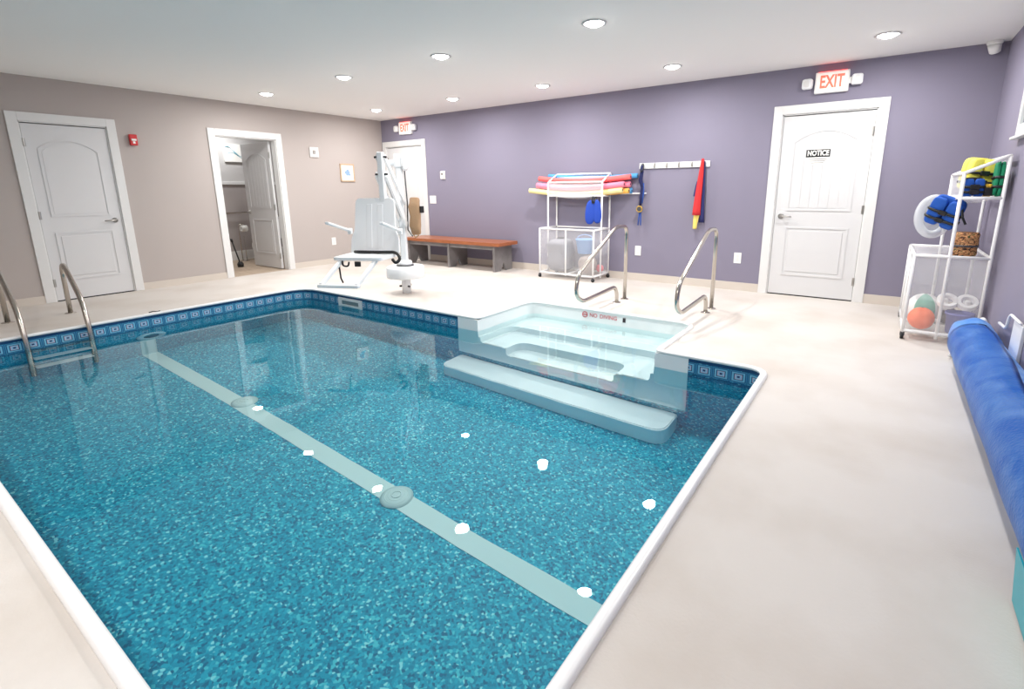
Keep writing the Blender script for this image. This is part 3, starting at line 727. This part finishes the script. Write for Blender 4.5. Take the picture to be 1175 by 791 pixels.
obj('handle', tube(B(), [(.125 * math.cos(a * PI / 8), 0, .2 + .06 * math.sin(a * PI / 8)) for a in range(9)], .005, 6), 'bucket_blue', bk_, True)
ball('play_ball', 'small rose red ball at the right end of the noodle rack basket', (4.645, -.14, .145), .055, 'rose')

# contents of rack 2 (basket spans x 8.095..8.555, y -1.41..-.55)
ball('beach_ball', 'white and green beach ball low in the basket of the vest rack', (8.235, -1.02, .205), .125, 'ball_white', None, ['ball_green', 'ball_white'])
ball('play_ball', 'orange ball at the bottom of the vest rack basket', (8.21, -1.285, .165), .092, 'ball_orange')
ball('play_ball', 'dark grey ball beside the orange ball in the vest rack', (8.40, -.99, .155), .075, 'ball_grey')
tb = thing('storage_tub', 'periwinkle blue tub at the bottom of the vest rack basket', 'tub', (8.45, -1.285, .075))
obj('tub_body', lathe(B(), [(0, 0), (.075, 0), (.085, .15), (.092, .152), (.092, .162), (.08, .162), (.07, .01), (0, .01)], 24), 'peri', tb, True); obj('tub_rim', lathe(B(), [(.086, .15), (.095, .15), (.095, .17), (.086, .17), (.086, .15)], 24), 'peri', tb, True)
# white kickboard with two oval holes, lying high in the basket
kb = thing('kickboard', 'white foam board with two oval hand holes inside the vest rack', 'kickboard', (8.42, -1.28, .315))
def oval(cx_, cz_, a, b_, n_=20): return [(cx_ + a * math.cos(2 * PI * k / n_), cz_ + b_ * math.sin(2 * PI * k / n_)) for k in range(n_)]
bm = B()
for cx_ in (-.062, .062): ring_prism(bm, oval(cx_, 0, .068, .085), oval(cx_, 0, .042, .055), 'z', 0, .035)
xform(bm, Matrix.Rotation(.5, 4, 'X')); obj('board', bm, 'ball_white', kb)
db = thing('water_dumbbell', 'grey and white foam dumbbell under the kickboard in the vest rack', 'dumbbell', (8.43, -1.17, .25))
obj('grip', tube(B(), [(-.08, 0, .03), (.08, 0, .03)], .014, 10), 'ball_grey', db, True)
for x in (-.075, .075): obj('float_disc', lathe(B(), [(0, -.02), (.045, -.02), (.05, -.012), (.05, .012), (.045, .02), (0, .02)], 20, (x, 0, .03), 'x'), 'ball_white', db, True)
cm = thing('foam_roll', 'camouflage patterned foam roll standing on the vest rack basket', 'foam roll', (8.40, -1.27, .705))
bm = B(); lathe(bm, [(.02, 0), (.078, 0), (.086, .015), (.084, .05), (.088, .09), (.085, .13), (.087, .165), (.078, .18), (.02, .18)], 24); obj('foam', bm, 'camo', cm, True)
obj('band', lathe(B(), [(.087, .07), (.0905, .07), (.0905, .085), (.087, .085), (.087, .07)], 24), 'dark_grey', cm, True)
nl = obj('net_lid', None or (lambda bm: bm)(bx((8.11, -1.395, .700), (8.545, -.565, .7035))), 'net'); tag(nl, 'white mesh cover stretched over the vest rack basket', 'mesh cover')

def vest(name, lb, c, rot, body, trim_, size=(.19, .075, .24), group='life vests on the rack'):
    v = thing(name, lb, 'life vest', c, group=group); v.rotation_euler = rot
    sx_, sy_, sz_ = size
    for s_ in (-1, 1):
        bm = B(); blob(bm, (s_ * sx_ * .52, -sy_ * .35, 0), (sx_ * .48, sy_ * .45, sz_), .45, 20, 12); obj('front_panel', bm, body, v, True)
    bm = B(); blob(bm, (0, sy_ * .5, .01), (sx_, sy_ * .4, sz_ * 1.02), .4, 20, 12); obj('back_panel', bm, trim_, v, True)
    for zz in (-.45, .1):
        P_ = [(sx_ * 1.03 * sgnp(math.cos(a * PI / 10), .5), (sy_ * .95) * sgnp(math.sin(a * PI / 10), .5) , sz_ * zz) for a in range(20)]
        obj('strap', tube(B(), P_, .011, 6, True), 'black', v, True)
        obj('buckle', bx((-.028, -sy_ * .95 - .012, sz_ * zz - .018), (.028, -sy_ * .95 + .006, sz_ * zz + .018), .004), 'black', v)
    return v
vest('life_vest', 'yellow life vest bulging from the top bin of the vest rack', (8.42, -1.12, 1.32), (0, .12, .25), 'vest_yellow', 'vest_yellow', (.085, .12, .125))
vest('life_vest', 'green life vest standing upright at the wall side of the top bin', (8.522, -1.32, 1.285), (0, .06, PI / 2), 'vest_green', 'vest_green', (.075, .03, .125))
vest('life_vest', 'blue life vest with black straps at the open end of the top bin', (8.385, -1.335, 1.225), (0, 0, .1), 'vest_blue', 'black', (.06, .055, .068))
vest('life_vest', 'small gold and black life vest behind the blue one in the top bin', (8.468, -1.31, 1.205), (0, 0, .15), 'vest_gold', 'black', (.022, .05, .048))
vest('life_vest', 'blue and black life vest hanging over the side of the vest rack', (8.255, -1.18, 1.03), (.25, .35, -.35), 'vest_blue', 'vest_blue', (.11, .05, .115))
tl = obj('strap_tail', tube(B(), [(8.345, -1.25, 1.10), (8.36, -1.28, 1.0), (8.385, -1.29, .945)], .009, 6), 'black'); tag(tl, 'loose black strap end dangling under the top bin of the vest rack', 'strap')
mat('clear_plastic', (236, 240, 244), .15, alpha=.45)
sr = thing('swim_ring', 'clear white inflatable ring hanging behind the blue vest on the rack', 'swim ring', (8.20, -.98, .80))
obj('ring_tube', tube(B(), [(.10 * math.cos(a * PI / 14), .03 * math.sin(a * PI / 14), .19 + .15 * math.sin(a * PI / 14)) for a in range(28)], .034, 12, True), 'clear_plastic', sr, True)
obj('membrane', xform(lathe(B(), [(0, -.004), (.1, -.004), (.1, .004), (0, .004)], 24, (0, 0, 0), 'y'), Matrix.Translation((0, 0, .19)) @ Matrix.Diagonal((.9, 1, 1.4, 1))), 'clear_plastic', sr)

# ------------------------------------------------------------------ things on the purple wall
hr = thing('coat_hook_rail', 'white wall rail with small metal hooks', 'hook rail', (5.585, 0, 1.53))
obj('board', bx((-.455, -.02, -.036), (.455, -.001, .036), .003), 'white_trim', hr)
for x in (-.40, -.245, -.083, .075, .24, .385):
    h = obj('hook', tube(B(), fillet([(x, -.02, .02), (x, -.03, -.02), (x, -.055, -.025), (x, -.06, .01)], .015, 3), .004, 6), 'satin_nickel', hr, True)
    obj('screw_plate', bx((x - .008, -.0225, -.028), (x + .008, -.02, .03)), 'satin_nickel', h)
ly = thing('lanyard', 'navy rope lanyard with a brass stopwatch hanging on the hook rail', 'lanyard', (5.185, -.06, .75))
for k in range(3):
    dx = (-.014, .0, .013)[k]
    obj('rope', tube(B(), [(dx * .3, 0, .79), (dx, .004 * k, .70), (dx * 1.4 - .012, -.006, .60), (dx + .012, .01, .5), (dx * .8, 0, .38), (dx * .6 - .005, .004, .27)], .011 if k == 1 else .009, 8), 'rope_navy', ly, True)
obj('loop', tube(B(), [(.018 * math.cos(a * PI / 7), .02 * math.sin(a * PI / 7), .755 + .05 * math.sin(a * PI / 7)) for a in range(14)], .007, 6, True), 'black', ly, True)
obj('blue_strap', tube(B(), [(.022, .012, .56), (.026, .014, .42), (.012, .01, .30)], .012, 8), 'rope_blue', ly, True)
sw = obj('stopwatch', lathe(B(), [(0, .012), (.042, .012), (.046, .0), (.042, -.012), (.032, -.014), (.03, -.01), (0, -.01)], 24, (-.005, -.022, .225), 'y'), 'brass', ly, True)
obj('dial', lathe(B(), [(0, -.0105), (.03, -.0105), (.03, -.009), (0, -.009)], 20, (-.005, -.022, .225), 'y'), 'dark_grey', sw)
for dx in (-.02, .008): obj('tassel', tube(B(), [(dx * .4, 0, .19), (dx, .002, .1), (dx * 1.3, 0, .01)], .008, 6), 'rope_blue', ly, True)
# red swimsuit / towel
rd = thing('hanging_towel', 'red cloth with yellow end and navy side hanging on the hook rail', 'towel', (5.965, -.06, .72))
def drape(w0, w1, z0, z1, dx0, dx1, y, fold, n_=14):
    bm = B(); rows_ = []
    for j in range(n_ + 1):
        t = j / n_; z = z1 + (z0 - z1) * t; w_ = w0 + (w1 - w0) * t ** .8; ring = []
        for k in range(20):
            a = 2 * PI * k / 20
            ring.append(bm.verts.new((dx0 + (dx1 - dx0) * t + w_ * math.cos(a) * (1 + .12 * math.cos(3 * a + 4 * t)), y + fold * (.4 + .6 * t) * math.sin(a) * (1 + .25 * math.cos(4 * a)), z)))
        rows_.append(ring)
    for A, D in zip(rows_, rows_[1:]):
        for k in range(20): bm.faces.new((A[k], A[(k + 1) % 20], D[(k + 1) % 20], D[k]))
    bm.faces.new(rows_[0]); bm.faces.new(rows_[-1][::-1]); bmesh.ops.recalc_face_normals(bm, faces=bm.faces)
    return bm
obj('red_cloth', drape(.016, .05, .19, .87, 0, -.035, -.005, .03), 'suit_red', rd, True)
obj('yellow_end', drape(.035, .024, .02, .20, -.035, -.045, -.005, .016), 'suit_yellow', rd, True)
obj('navy_cloth', drape(.012, .034, .10, .84, .014, .025, .02, .02), 'suit_navy', rd, True)
obj('navy_flap', drape(.008, .018, .42, .6, -.055, -.075, .012, .01), 'suit_navy', rd, True)

def plate(name, lb, cat, c, w_, h_, wall, parts):
    """wall plate; local x along wall, y=-out"""
    o = thing(name, lb, cat, c)
    if wall == 'left': o.rotation_euler = (0, 0, PI / 2)
    if wall == 'right': o.rotation_euler = (0, 0, -PI / 2)
    obj('cover_plate', bx((-w_ / 2, -.007, -h_ / 2), (w_ / 2, -.0005, h_ / 2), .002), 'plate_white', o)
    for nm, (x0, z0, x1, z1, d_, m_) in parts: obj(nm, bx((x0, -.007 - d_, z0), (x1, -.0065, z1), .001), m_, o)
    return o
mat('outlet_face', (226, 226, 224), .4); mat('slot', (120, 118, 116), .5)
sock = [('receptacle', (-.018, .008, .018, .042, .002, 'outlet_face')), ('receptacle', (-.018, -.042, .018, -.008, .002, 'outlet_face')), ('screw', (-.003, -.003, .003, .003, .001, 'slot'))]
plate('wall_outlet', 'white outlet on the purple wall right of the noodle rack', 'outlet', (5.15, 0, .41), .085, .13, 'back', sock)
plate('wall_outlet', 'white outlet on the purple wall left of the door with the notice', 'outlet', (6.445, 0, .40), .085, .13, 'back', sock)
plate('wall_outlet', 'white outlet on the taupe wall below the framed picture', 'outlet', (0, -1.21, .385), .08, .13, 'left', sock)
plate('light_switch', 'wide white light switch plate beside the far door', 'switch', (1.265, 0, 1.08), .15, .135, 'back', [('rocker', (-.055, -.035, -.008, .035, .004, 'outlet_face')), ('rocker', (.008, -.035, .055, .035, .004, 'outlet_face'))])
plate('thermostat', 'small white thermostat above the light switch', 'thermostat', (1.535, 0, 1.495), .105, .14, 'back', [('housing', (-.042, -.06, .042, .06, .022, 'outlet_face')), ('display', (-.024, .005, .024, .035, .0235, 'slot'))])
plate('wall_outlet', 'white outlet low on the right wall beside the cover reel', 'outlet', (RW, -2.9, .36), .085, .13, 'right', sock)
# fire alarm pull station on the taupe wall
fa = thing('fire_alarm', 'red fire alarm pull station beside the left door', 'fire alarm', (0, -3.925, 1.893), PI / 2)
obj('housing', bx((-.04, -.045, -.065), (.04, -.001, .065), .006), 'red_plastic', fa)
obj('pull_bar', bx((-.026, -.055, -.012), (.026, -.045, .012), .003), 'plate_white', fa); obj('label_plate', bx((-.012, -.0475, -.045), (.012, -.045, -.018)), 'plate_white', fa)
# small square white frame and the picture
def frame(name, lb, c, w_, h_, fr, mfr, art):
    o = thing(name, lb, 'picture', c, PI / 2)
    a, b_ = w_ / 2, h_ / 2
    for p, q in (((-a, -b_), (a, -b_ + fr)), ((-a, b_ - fr), (a, b_)), ((-a, -b_ + fr), (-a + fr, b_ - fr)), ((a - fr, -b_ + fr), (a, b_ - fr))): obj('frame_bar', bx((p[0], -.022, p[1]), (q[0], -.001, q[1]), .002), mfr, o)
    obj('mat_board', bx((-a + fr, -.012, -b_ + fr), (a - fr, -.003, b_ - fr)), 'paper', o)
    for (x0, z0, x1, z1, m_) in art: obj('print', bx((x0, -.0135, z0), (x1, -.012, z1)), m_, o)
    return o
mat('sketch_grey', (150, 146, 144), .7)
frame('picture_frame', 'small white square frame with a grey print', (0, -1.43, 1.873), .155, .16, .036, 'white_trim', [(-.026, -.03, .026, .03, 'sketch_grey'), (-.01, -.02, .008, .02, 'paper')])
frame('picture_frame', 'pale wood framed picture with a small blue print', (0, -.82, 1.557), .285, .305, .022, 'wood_frame', [(-.055, -.02, .05, .03, 'print_blue'), (-.03, -.05, .06, -.02, 'print_blue'), (-.02, .03, .03, .055, 'print_blue')])

# exit signs with twin emergency lamps
def exit_sign(lb, x, z):
    e = thing('exit_sign', lb, 'exit sign', (x, 0, z), group='lit exit signs')
    hs = obj('housing', bx((-.155, -.05, -.105), (.155, -.001, .105), .008), 'plate_white', e)
    obj('face', bx((-.14, -.052, -.09), (.14, -.05, .09)), 'exit_face', hs)
    text_mesh('EXIT', .155, 'exit_red', 'lettering', e, Matrix.Translation((0, -.0525, 0)) @ BACKWALL @ Matrix.Diagonal((.70, 1.12, 1, 1)), bold=.004)
    obj('top_lens', bx((-.13, -.045, .105), (.13, -.012, .108)), 'exit_glow', e)
    for s_ in (-1, 1):
        obj('lamp_arm', bx((s_ * .155 - .02, -.035, -.03), (s_ * .155 + .045 * s_ + .01, -.02, .03), .003), 'plate_white', e)
        bm = B(); blob(bm, (s_ * .225, -.045, .0), (.05, .035, .052), .4, 20, 10, Matrix.Rotation(s_ * .2, 3, 'Z')); lh = obj('lamp_head', bm, 'lift_white', e, True)
        obj('lamp_lens', xform(lathe(B(), [(0, -.004), (.034, -.002), (.036, .006), (0, .006)], 16, (0, 0, 0), 'y'), Matrix.Translation((s_ * .225, -.081, 0))), 'outlet_face', lh)
    return e
exit_sign('lit white exit sign with twin lamps above the far door', .69, 2.325)
exit_sign('lit white exit sign with twin lamps above the door with the notice', 7.24, 2.315)
# notice on the door
nt_ = thing('notice_sign', 'small black and white notice sign stuck on the white door', 'sign', (7.185, -.0005, 1.56))
obj('paper', bx((-.115, -.001, -.085), (.115, .0, .085)), 'paper', nt_)
hd = obj('header', bx((-.115, -.002, .0), (.115, -.001, .08)), 'black', nt_)
text_mesh('NOTICE', .074, 'paper', 'heading', nt_, Matrix.Translation((0, -.003, .04)) @ BACKWALL @ Matrix.Diagonal((.76, 1, 1, 1)), .0004, .0025)
for z, w_ in ((-.02, .18), (-.04, .15), (-.06, .12)): obj('print_line', bx((-w_ / 2, -.0015, z - .004), (w_ / 2, -.001, z + .004)), 'sketch_grey', nt_)
# camera dome in the ceiling corner
cd = thing('security_camera', 'white security camera in the ceiling corner above the vest rack', 'camera', (8.485, -.075, RH))
obj('mount', lathe(B(), [(0, -.03), (.052, -.03), (.058, -.022), (.058, -.0005), (0, -.0005)], 24), 'plate_white', cd, True)
Mc = Matrix.Translation((0, 0, -.03)) @ Matrix.Rotation(math.radians(25), 4, 'X') @ Matrix.Rotation(math.radians(-12), 4, 'Y')
cb_ = obj('camera_body', xform(lathe(B(), [(0, -.075), (.03, -.075), (.04, -.068), (.046, -.03), (.05, .0), (0, .012)], 24), Mc), 'plate_white', cd, True)
for dx in (-.016, .016): obj('camera_lens', xform(lathe(B(), [(0, -.078), (.009, -.077), (.009, -.07), (0, -.07)], 14, (dx, 0, 0)), Mc), 'black', cb_)

# ------------------------------------------------------------------ right wall: window, cover reel
wn = thing('window_1', 'white framed window high on the right wall', None, (RW, -1.80, 1.86), -PI / 2, kind='structure')
for p, q in (((-.55, -.27), (.55, -.19)), ((-.55, .2), (.55, .28)), ((-.55, -.19), (-.47, .2)), ((.47, -.19), (.55, .2))): obj('window_frame', bx((p[0], -.025, p[1]), (q[0], -.001, q[1]), .004), 'white_trim', wn)
obj('window_sill', bx((-.57, -.05, -.29), (.57, -.001, -.27), .003), 'white_trim', wn)
mat('pane', (150, 165, 180), .05); obj('pane', bx((-.47, -.006, -.19), (.47, -.002, .2)), 'pane', wn)

RX, RZ, RR = 8.462, .205, .128
reel = thing('cover_reel', 'rolled blue solar pool cover on a reel along the right wall', 'pool cover', (RX, -3.6, 0))
bm = B(); rings_ = []; ns, na = 60, 40
for j in range(ns + 1):
    t = j / ns; y = -1.86 - t * 3.6; ring = []
    for k in range(na):
        a = 2 * PI * k / na
        rr = RR * (1 + .03 * math.sin(3 * a + y * 4.1) + .02 * math.sin(5 * a - y * 11) + .018 * math.sin(7 * a - y * 5) + .012 * math.sin(y * 17 + 2 * a)) * (1 + .06 * t)
        if j in (0,): rr *= .96
        ring.append(bm.verts.new((rr * math.cos(a) * .97 - .01 * t, y + 3.6, RZ + rr * math.sin(a))))
    rings_.append(ring)
for A, D in zip(rings_, rings_[1:]):
    for k in range(na): bm.faces.new((A[k], A[(k + 1) % na], D[(k + 1) % na], D[k]))
bm.faces.new(rings_[0]); bm.faces.new(rings_[-1]); bmesh.ops.recalc_face_normals(bm, faces=bm.faces)
obj('cover_roll', bm, 'cover', reel, True)
# outermost wrap: free sheet edge lying on the roll
bm = B(); g_ = []
for j in range(41):
    y = -2.12 - j / 40 * 3.2; g_.append([bm.verts.new(((RR + .012) * math.cos(a) * (1.02 + .05 * j / 40) - .004, y + 3.6, RZ + (RR + .014) * (1 + .05 * j / 40) * math.sin(a) + .004 * math.sin(y * 9 + a * 3))) for a in [PI * (.42 + .78 * k / 14 + .05 * math.sin(y * 3)) for k in range(15)]])
for A, D in zip(g_, g_[1:]):
    for k in range(14): bm.faces.new((A[k], A[k + 1], D[k + 1], D[k]))
bmesh.ops.solidify(bm, geom=bm.faces[:], thickness=.003)
obj('loose_sheet', bm, 'cover', reel, True)
obj('axle', tube(B(), [(0, 1.70, RZ), (0, 1.95, RZ)], .02, 12), 'pvc', reel, True)
obj('crank', tube(B(), fillet([(.0, 1.80, RZ), (.03, 1.84, RZ + .02), (.075, 1.84, RZ + .075)], .01, 3), .014, 10), 'pvc', reel, True)
obj('crank_grip', tube(B(), [(.06, 1.81, RZ + .10), (.085, 1.87, RZ + .055)], .02, 10), 'pvc', reel, True)
for y in (1.76, -1.95):
    fr_ = obj('stand', tube(B(), fillet([(-.09, y, .0135), (0, y, RZ), (.09, y, .0135)], .02, 4), .013, 10), 'pvc', reel, True)
mat('teal_edge', (20, 160, 176), .3)
bm = B(); prism(bm, [(-.93, .15), (-1.5, .15), (-1.5, .01), (-1.0, .01)], 'x', -.148, -.143); obj('hem', bm, 'teal_edge', reel)
br = thing('wall_bracket', 'white reel bracket with bent rod on the right wall', 'bracket', (RW, -2.47, .30))
obj('backboard', bx((-.018, -.14, -.16), (-.001, .10, .15), .003), 'plate_white', br)
obj('rod', tube(B(), fillet([(-.025, -.12, .165), (-.03, .16, .165), (-.03, .19, .06), (-.03, .42, .05)], .05, 5), .009, 8), 'pvc', br, True)

# ------------------------------------------------------------------ bathroom beyond the open door
XB = -1.95; YB0, YB1 = -4.0, -.9
bm = bx((XB - .1, YB0, 1.40), (XB, YB1, RH)); struct('wall_bathroom_upper', bm, 'bath_upper')
bm = bx((XB - .1, YB0, 0), (XB, YB1, 1.40)); struct('wall_bathroom_lower', bm, 'bath_lower')
struct('wall_bathroom_side_1', bx((XB, YB1, 0), (-.12, YB1 + .1, RH)), 'bath_upper'); struct('wall_bathroom_side_2', bx((XB, YB0 - .1, 0), (-.12, YB0, RH)), 'bath_upper')
struct('ceiling_bathroom', bx((XB - .1, YB0 - .1, RH), (-.121, YB1 + .1, RH + .1)), 'ceiling_paint')
fb = struct('floor_bathroom', bx((XB, YB0, -.05), (-.0, YB1, -.006)), 'dark_grey')
k = 0; y = YB0
while y < YB1 - .01:
    x = XB - (k % 3) * .4
    while x < 0:
        xa, xb = max(x, XB + .001), min(x + 1.2, -.002 if not (D2[0] + CW < y < D2[1] - CW) else -.001)
        if xb - xa > .02: obj('plank', bx((xa + .001, y + .001, -.006), (xb - .001, min(y + .139, YB1), .0)), 'plank_floor', fb)
        x += 1.2
    y += .14; k += 1
bm = bx((XB + .0005, YB0, 1.375), (XB + .025, YB1, 1.43), .004); struct('trim_5', bm, 'white_trim')
bm = bx((XB + .0005, YB0, 0.0005), (XB + .016, YB1, .17), .003); struct('baseboard_bathroom', bm, 'white_trim')
gb = thing('grab_bar', 'steel grab bar on the bathroom wall', 'grab bar', (XB, -1.9, .87))
obj('bar', tube(B(), fillet([(.0, -.5, 0), (.06, -.5, 0), (.06, .5, 0), (.0, .5, 0)], .03, 4), .016, 10), 'steel', gb, True)
for y in (-.5, .5): obj('flange', lathe(B(), [(0, .001), (.04, .001), (.038, .006), (0, .008)], 16, (0, y, 0), 'x'), 'steel', gb, True)
pc_ = thing('canvas_print', 'white canvas with a teal wave in the bathroom', 'picture', (XB, -1.70, 1.93), PI / 2)
obj('canvas', bx((-.25, -.035, -.155), (.25, -.001, .155), .003), 'paper', pc_)
obj('wave_print', tube(B(), [(x_ / 20 * .23, -.035, .03 - .08 * math.sin(1.2 + x_ / 20 * 3.2)) for x_ in range(-20, 21)], [.003 + .012 * (1 + math.sin(x_ * .5)) / 2 for x_ in range(41)], 6), 'teal_print', pc_, True)
obj('wave_print', tube(B(), [(x_ / 20 * .2, -.035, -.04 - .05 * math.sin(.4 + x_ / 20 * 3)) for x_ in range(-20, 21)], .005, 6), 'teal_print', pc_, True)
tp = thing('toilet_paper_stand', 'chrome toilet paper stand with a white roll', 'paper stand', (-1.72, -1.93, 0.0))
obj('base', lathe(B(), [(0, .0005), (.08, .0005), (.08, .012), (.02, .02), (0, .02)], 20), 'steel', tp, True)
obj('pole', tube(B(), fillet([(-.02, -.03, .015), (-.02, -.03, .66), (-.02, .04, .68), (.0, .10, .62)], .04, 4), .008, 8), 'steel', tp, True)
obj('roll', lathe(B(), [(.02, -.05), (.058, -.05), (.058, .05), (.02, .05), (.02, -.05)], 20, (.0, .05, .59), 'y'), 'paper', tp, True)
obj('spare_holder', tube(B(), [(.03, .02, .015), (.03, .02, .45)], .006, 8), 'steel', tp, True)
tt = thing('toilet', 'white toilet half hidden behind the open bathroom door', 'toilet', (-1.62, -1.50, 0.0))
obj('bowl', blob(B(), (0, -.05, .26), (.19, .25, .15), .8, 24, 12), 'toilet', tt, True)
obj('pedestal', lathe(B(), [(0, .0005), (.13, .0005), (.12, .03), (.09, .15), (.12, .26), (0, .26)], 20), 'toilet', tt, True)
obj('seat', ring_prism(B(), oval(0, -.05, .19, .245), oval(0, -.05, .12, .17), 'z', .405, .43), 'toilet', tt)
obj('tank', bx((-.2, .2, .36), (.2, .38, .75), .02), 'toilet', tt); obj('tank_lid', bx((-.21, .19, .75), (.21, .39, .78), .01), 'toilet', tt)
pg = thing('toilet_brush', 'dark handled brush leaning beside the bathroom door frame', 'brush', (-1.0, -2.36, 0))
obj('handle', tube(B(), [(.0, 0, .05), (-.12, -.03, .42)], .012, 8), 'black', pg, True); obj('grip', tube(B(), [(-.12, -.03, .42), (-.135, -.034, .47)], .018, 8), 'black', pg, True)
obj('cup', lathe(B(), [(0, .0005), (.045, .0005), (.05, .05), (.03, .09), (0, .09)], 16), 'black', pg, True)
bl = thing('ceiling_lamp', 'round white ceiling lamp in the bathroom', 'light', (-1.45, -2.2, RH))
obj('rim', lathe(B(), [(.085, -.001), (.1, -.001), (.1, -.012), (.085, -.012), (.085, -.001)], 24), 'white_trim', bl, True); obj('lens', lathe(B(), [(0, -.012), (.086, -.01), (.086, -.002), (0, -.002)], 24), 'bath_lens', bl, True)
ld = bpy.data.lights.new('bath_lamp', 'AREA'); ld.shape = 'DISK'; ld.size = .16; ld.energy = 19
lo = bpy.data.objects.new('bath_lamp', ld); C.objects.link(lo); lo.location = (0, 0, -.014); lo.parent = bl

# everything standing in the water receives light refracted through it
for root in (st, bso, ladder, pl, sk):
    for o in [root] + list(root.children_recursive):
        if o.type == 'MESH': o.cycles.is_caustics_receiver = True
for o in bpy.data.objects:
    if o.name.startswith('drain_cover'):
        for c_ in o.children_recursive: c_.cycles.is_caustics_receiver = True
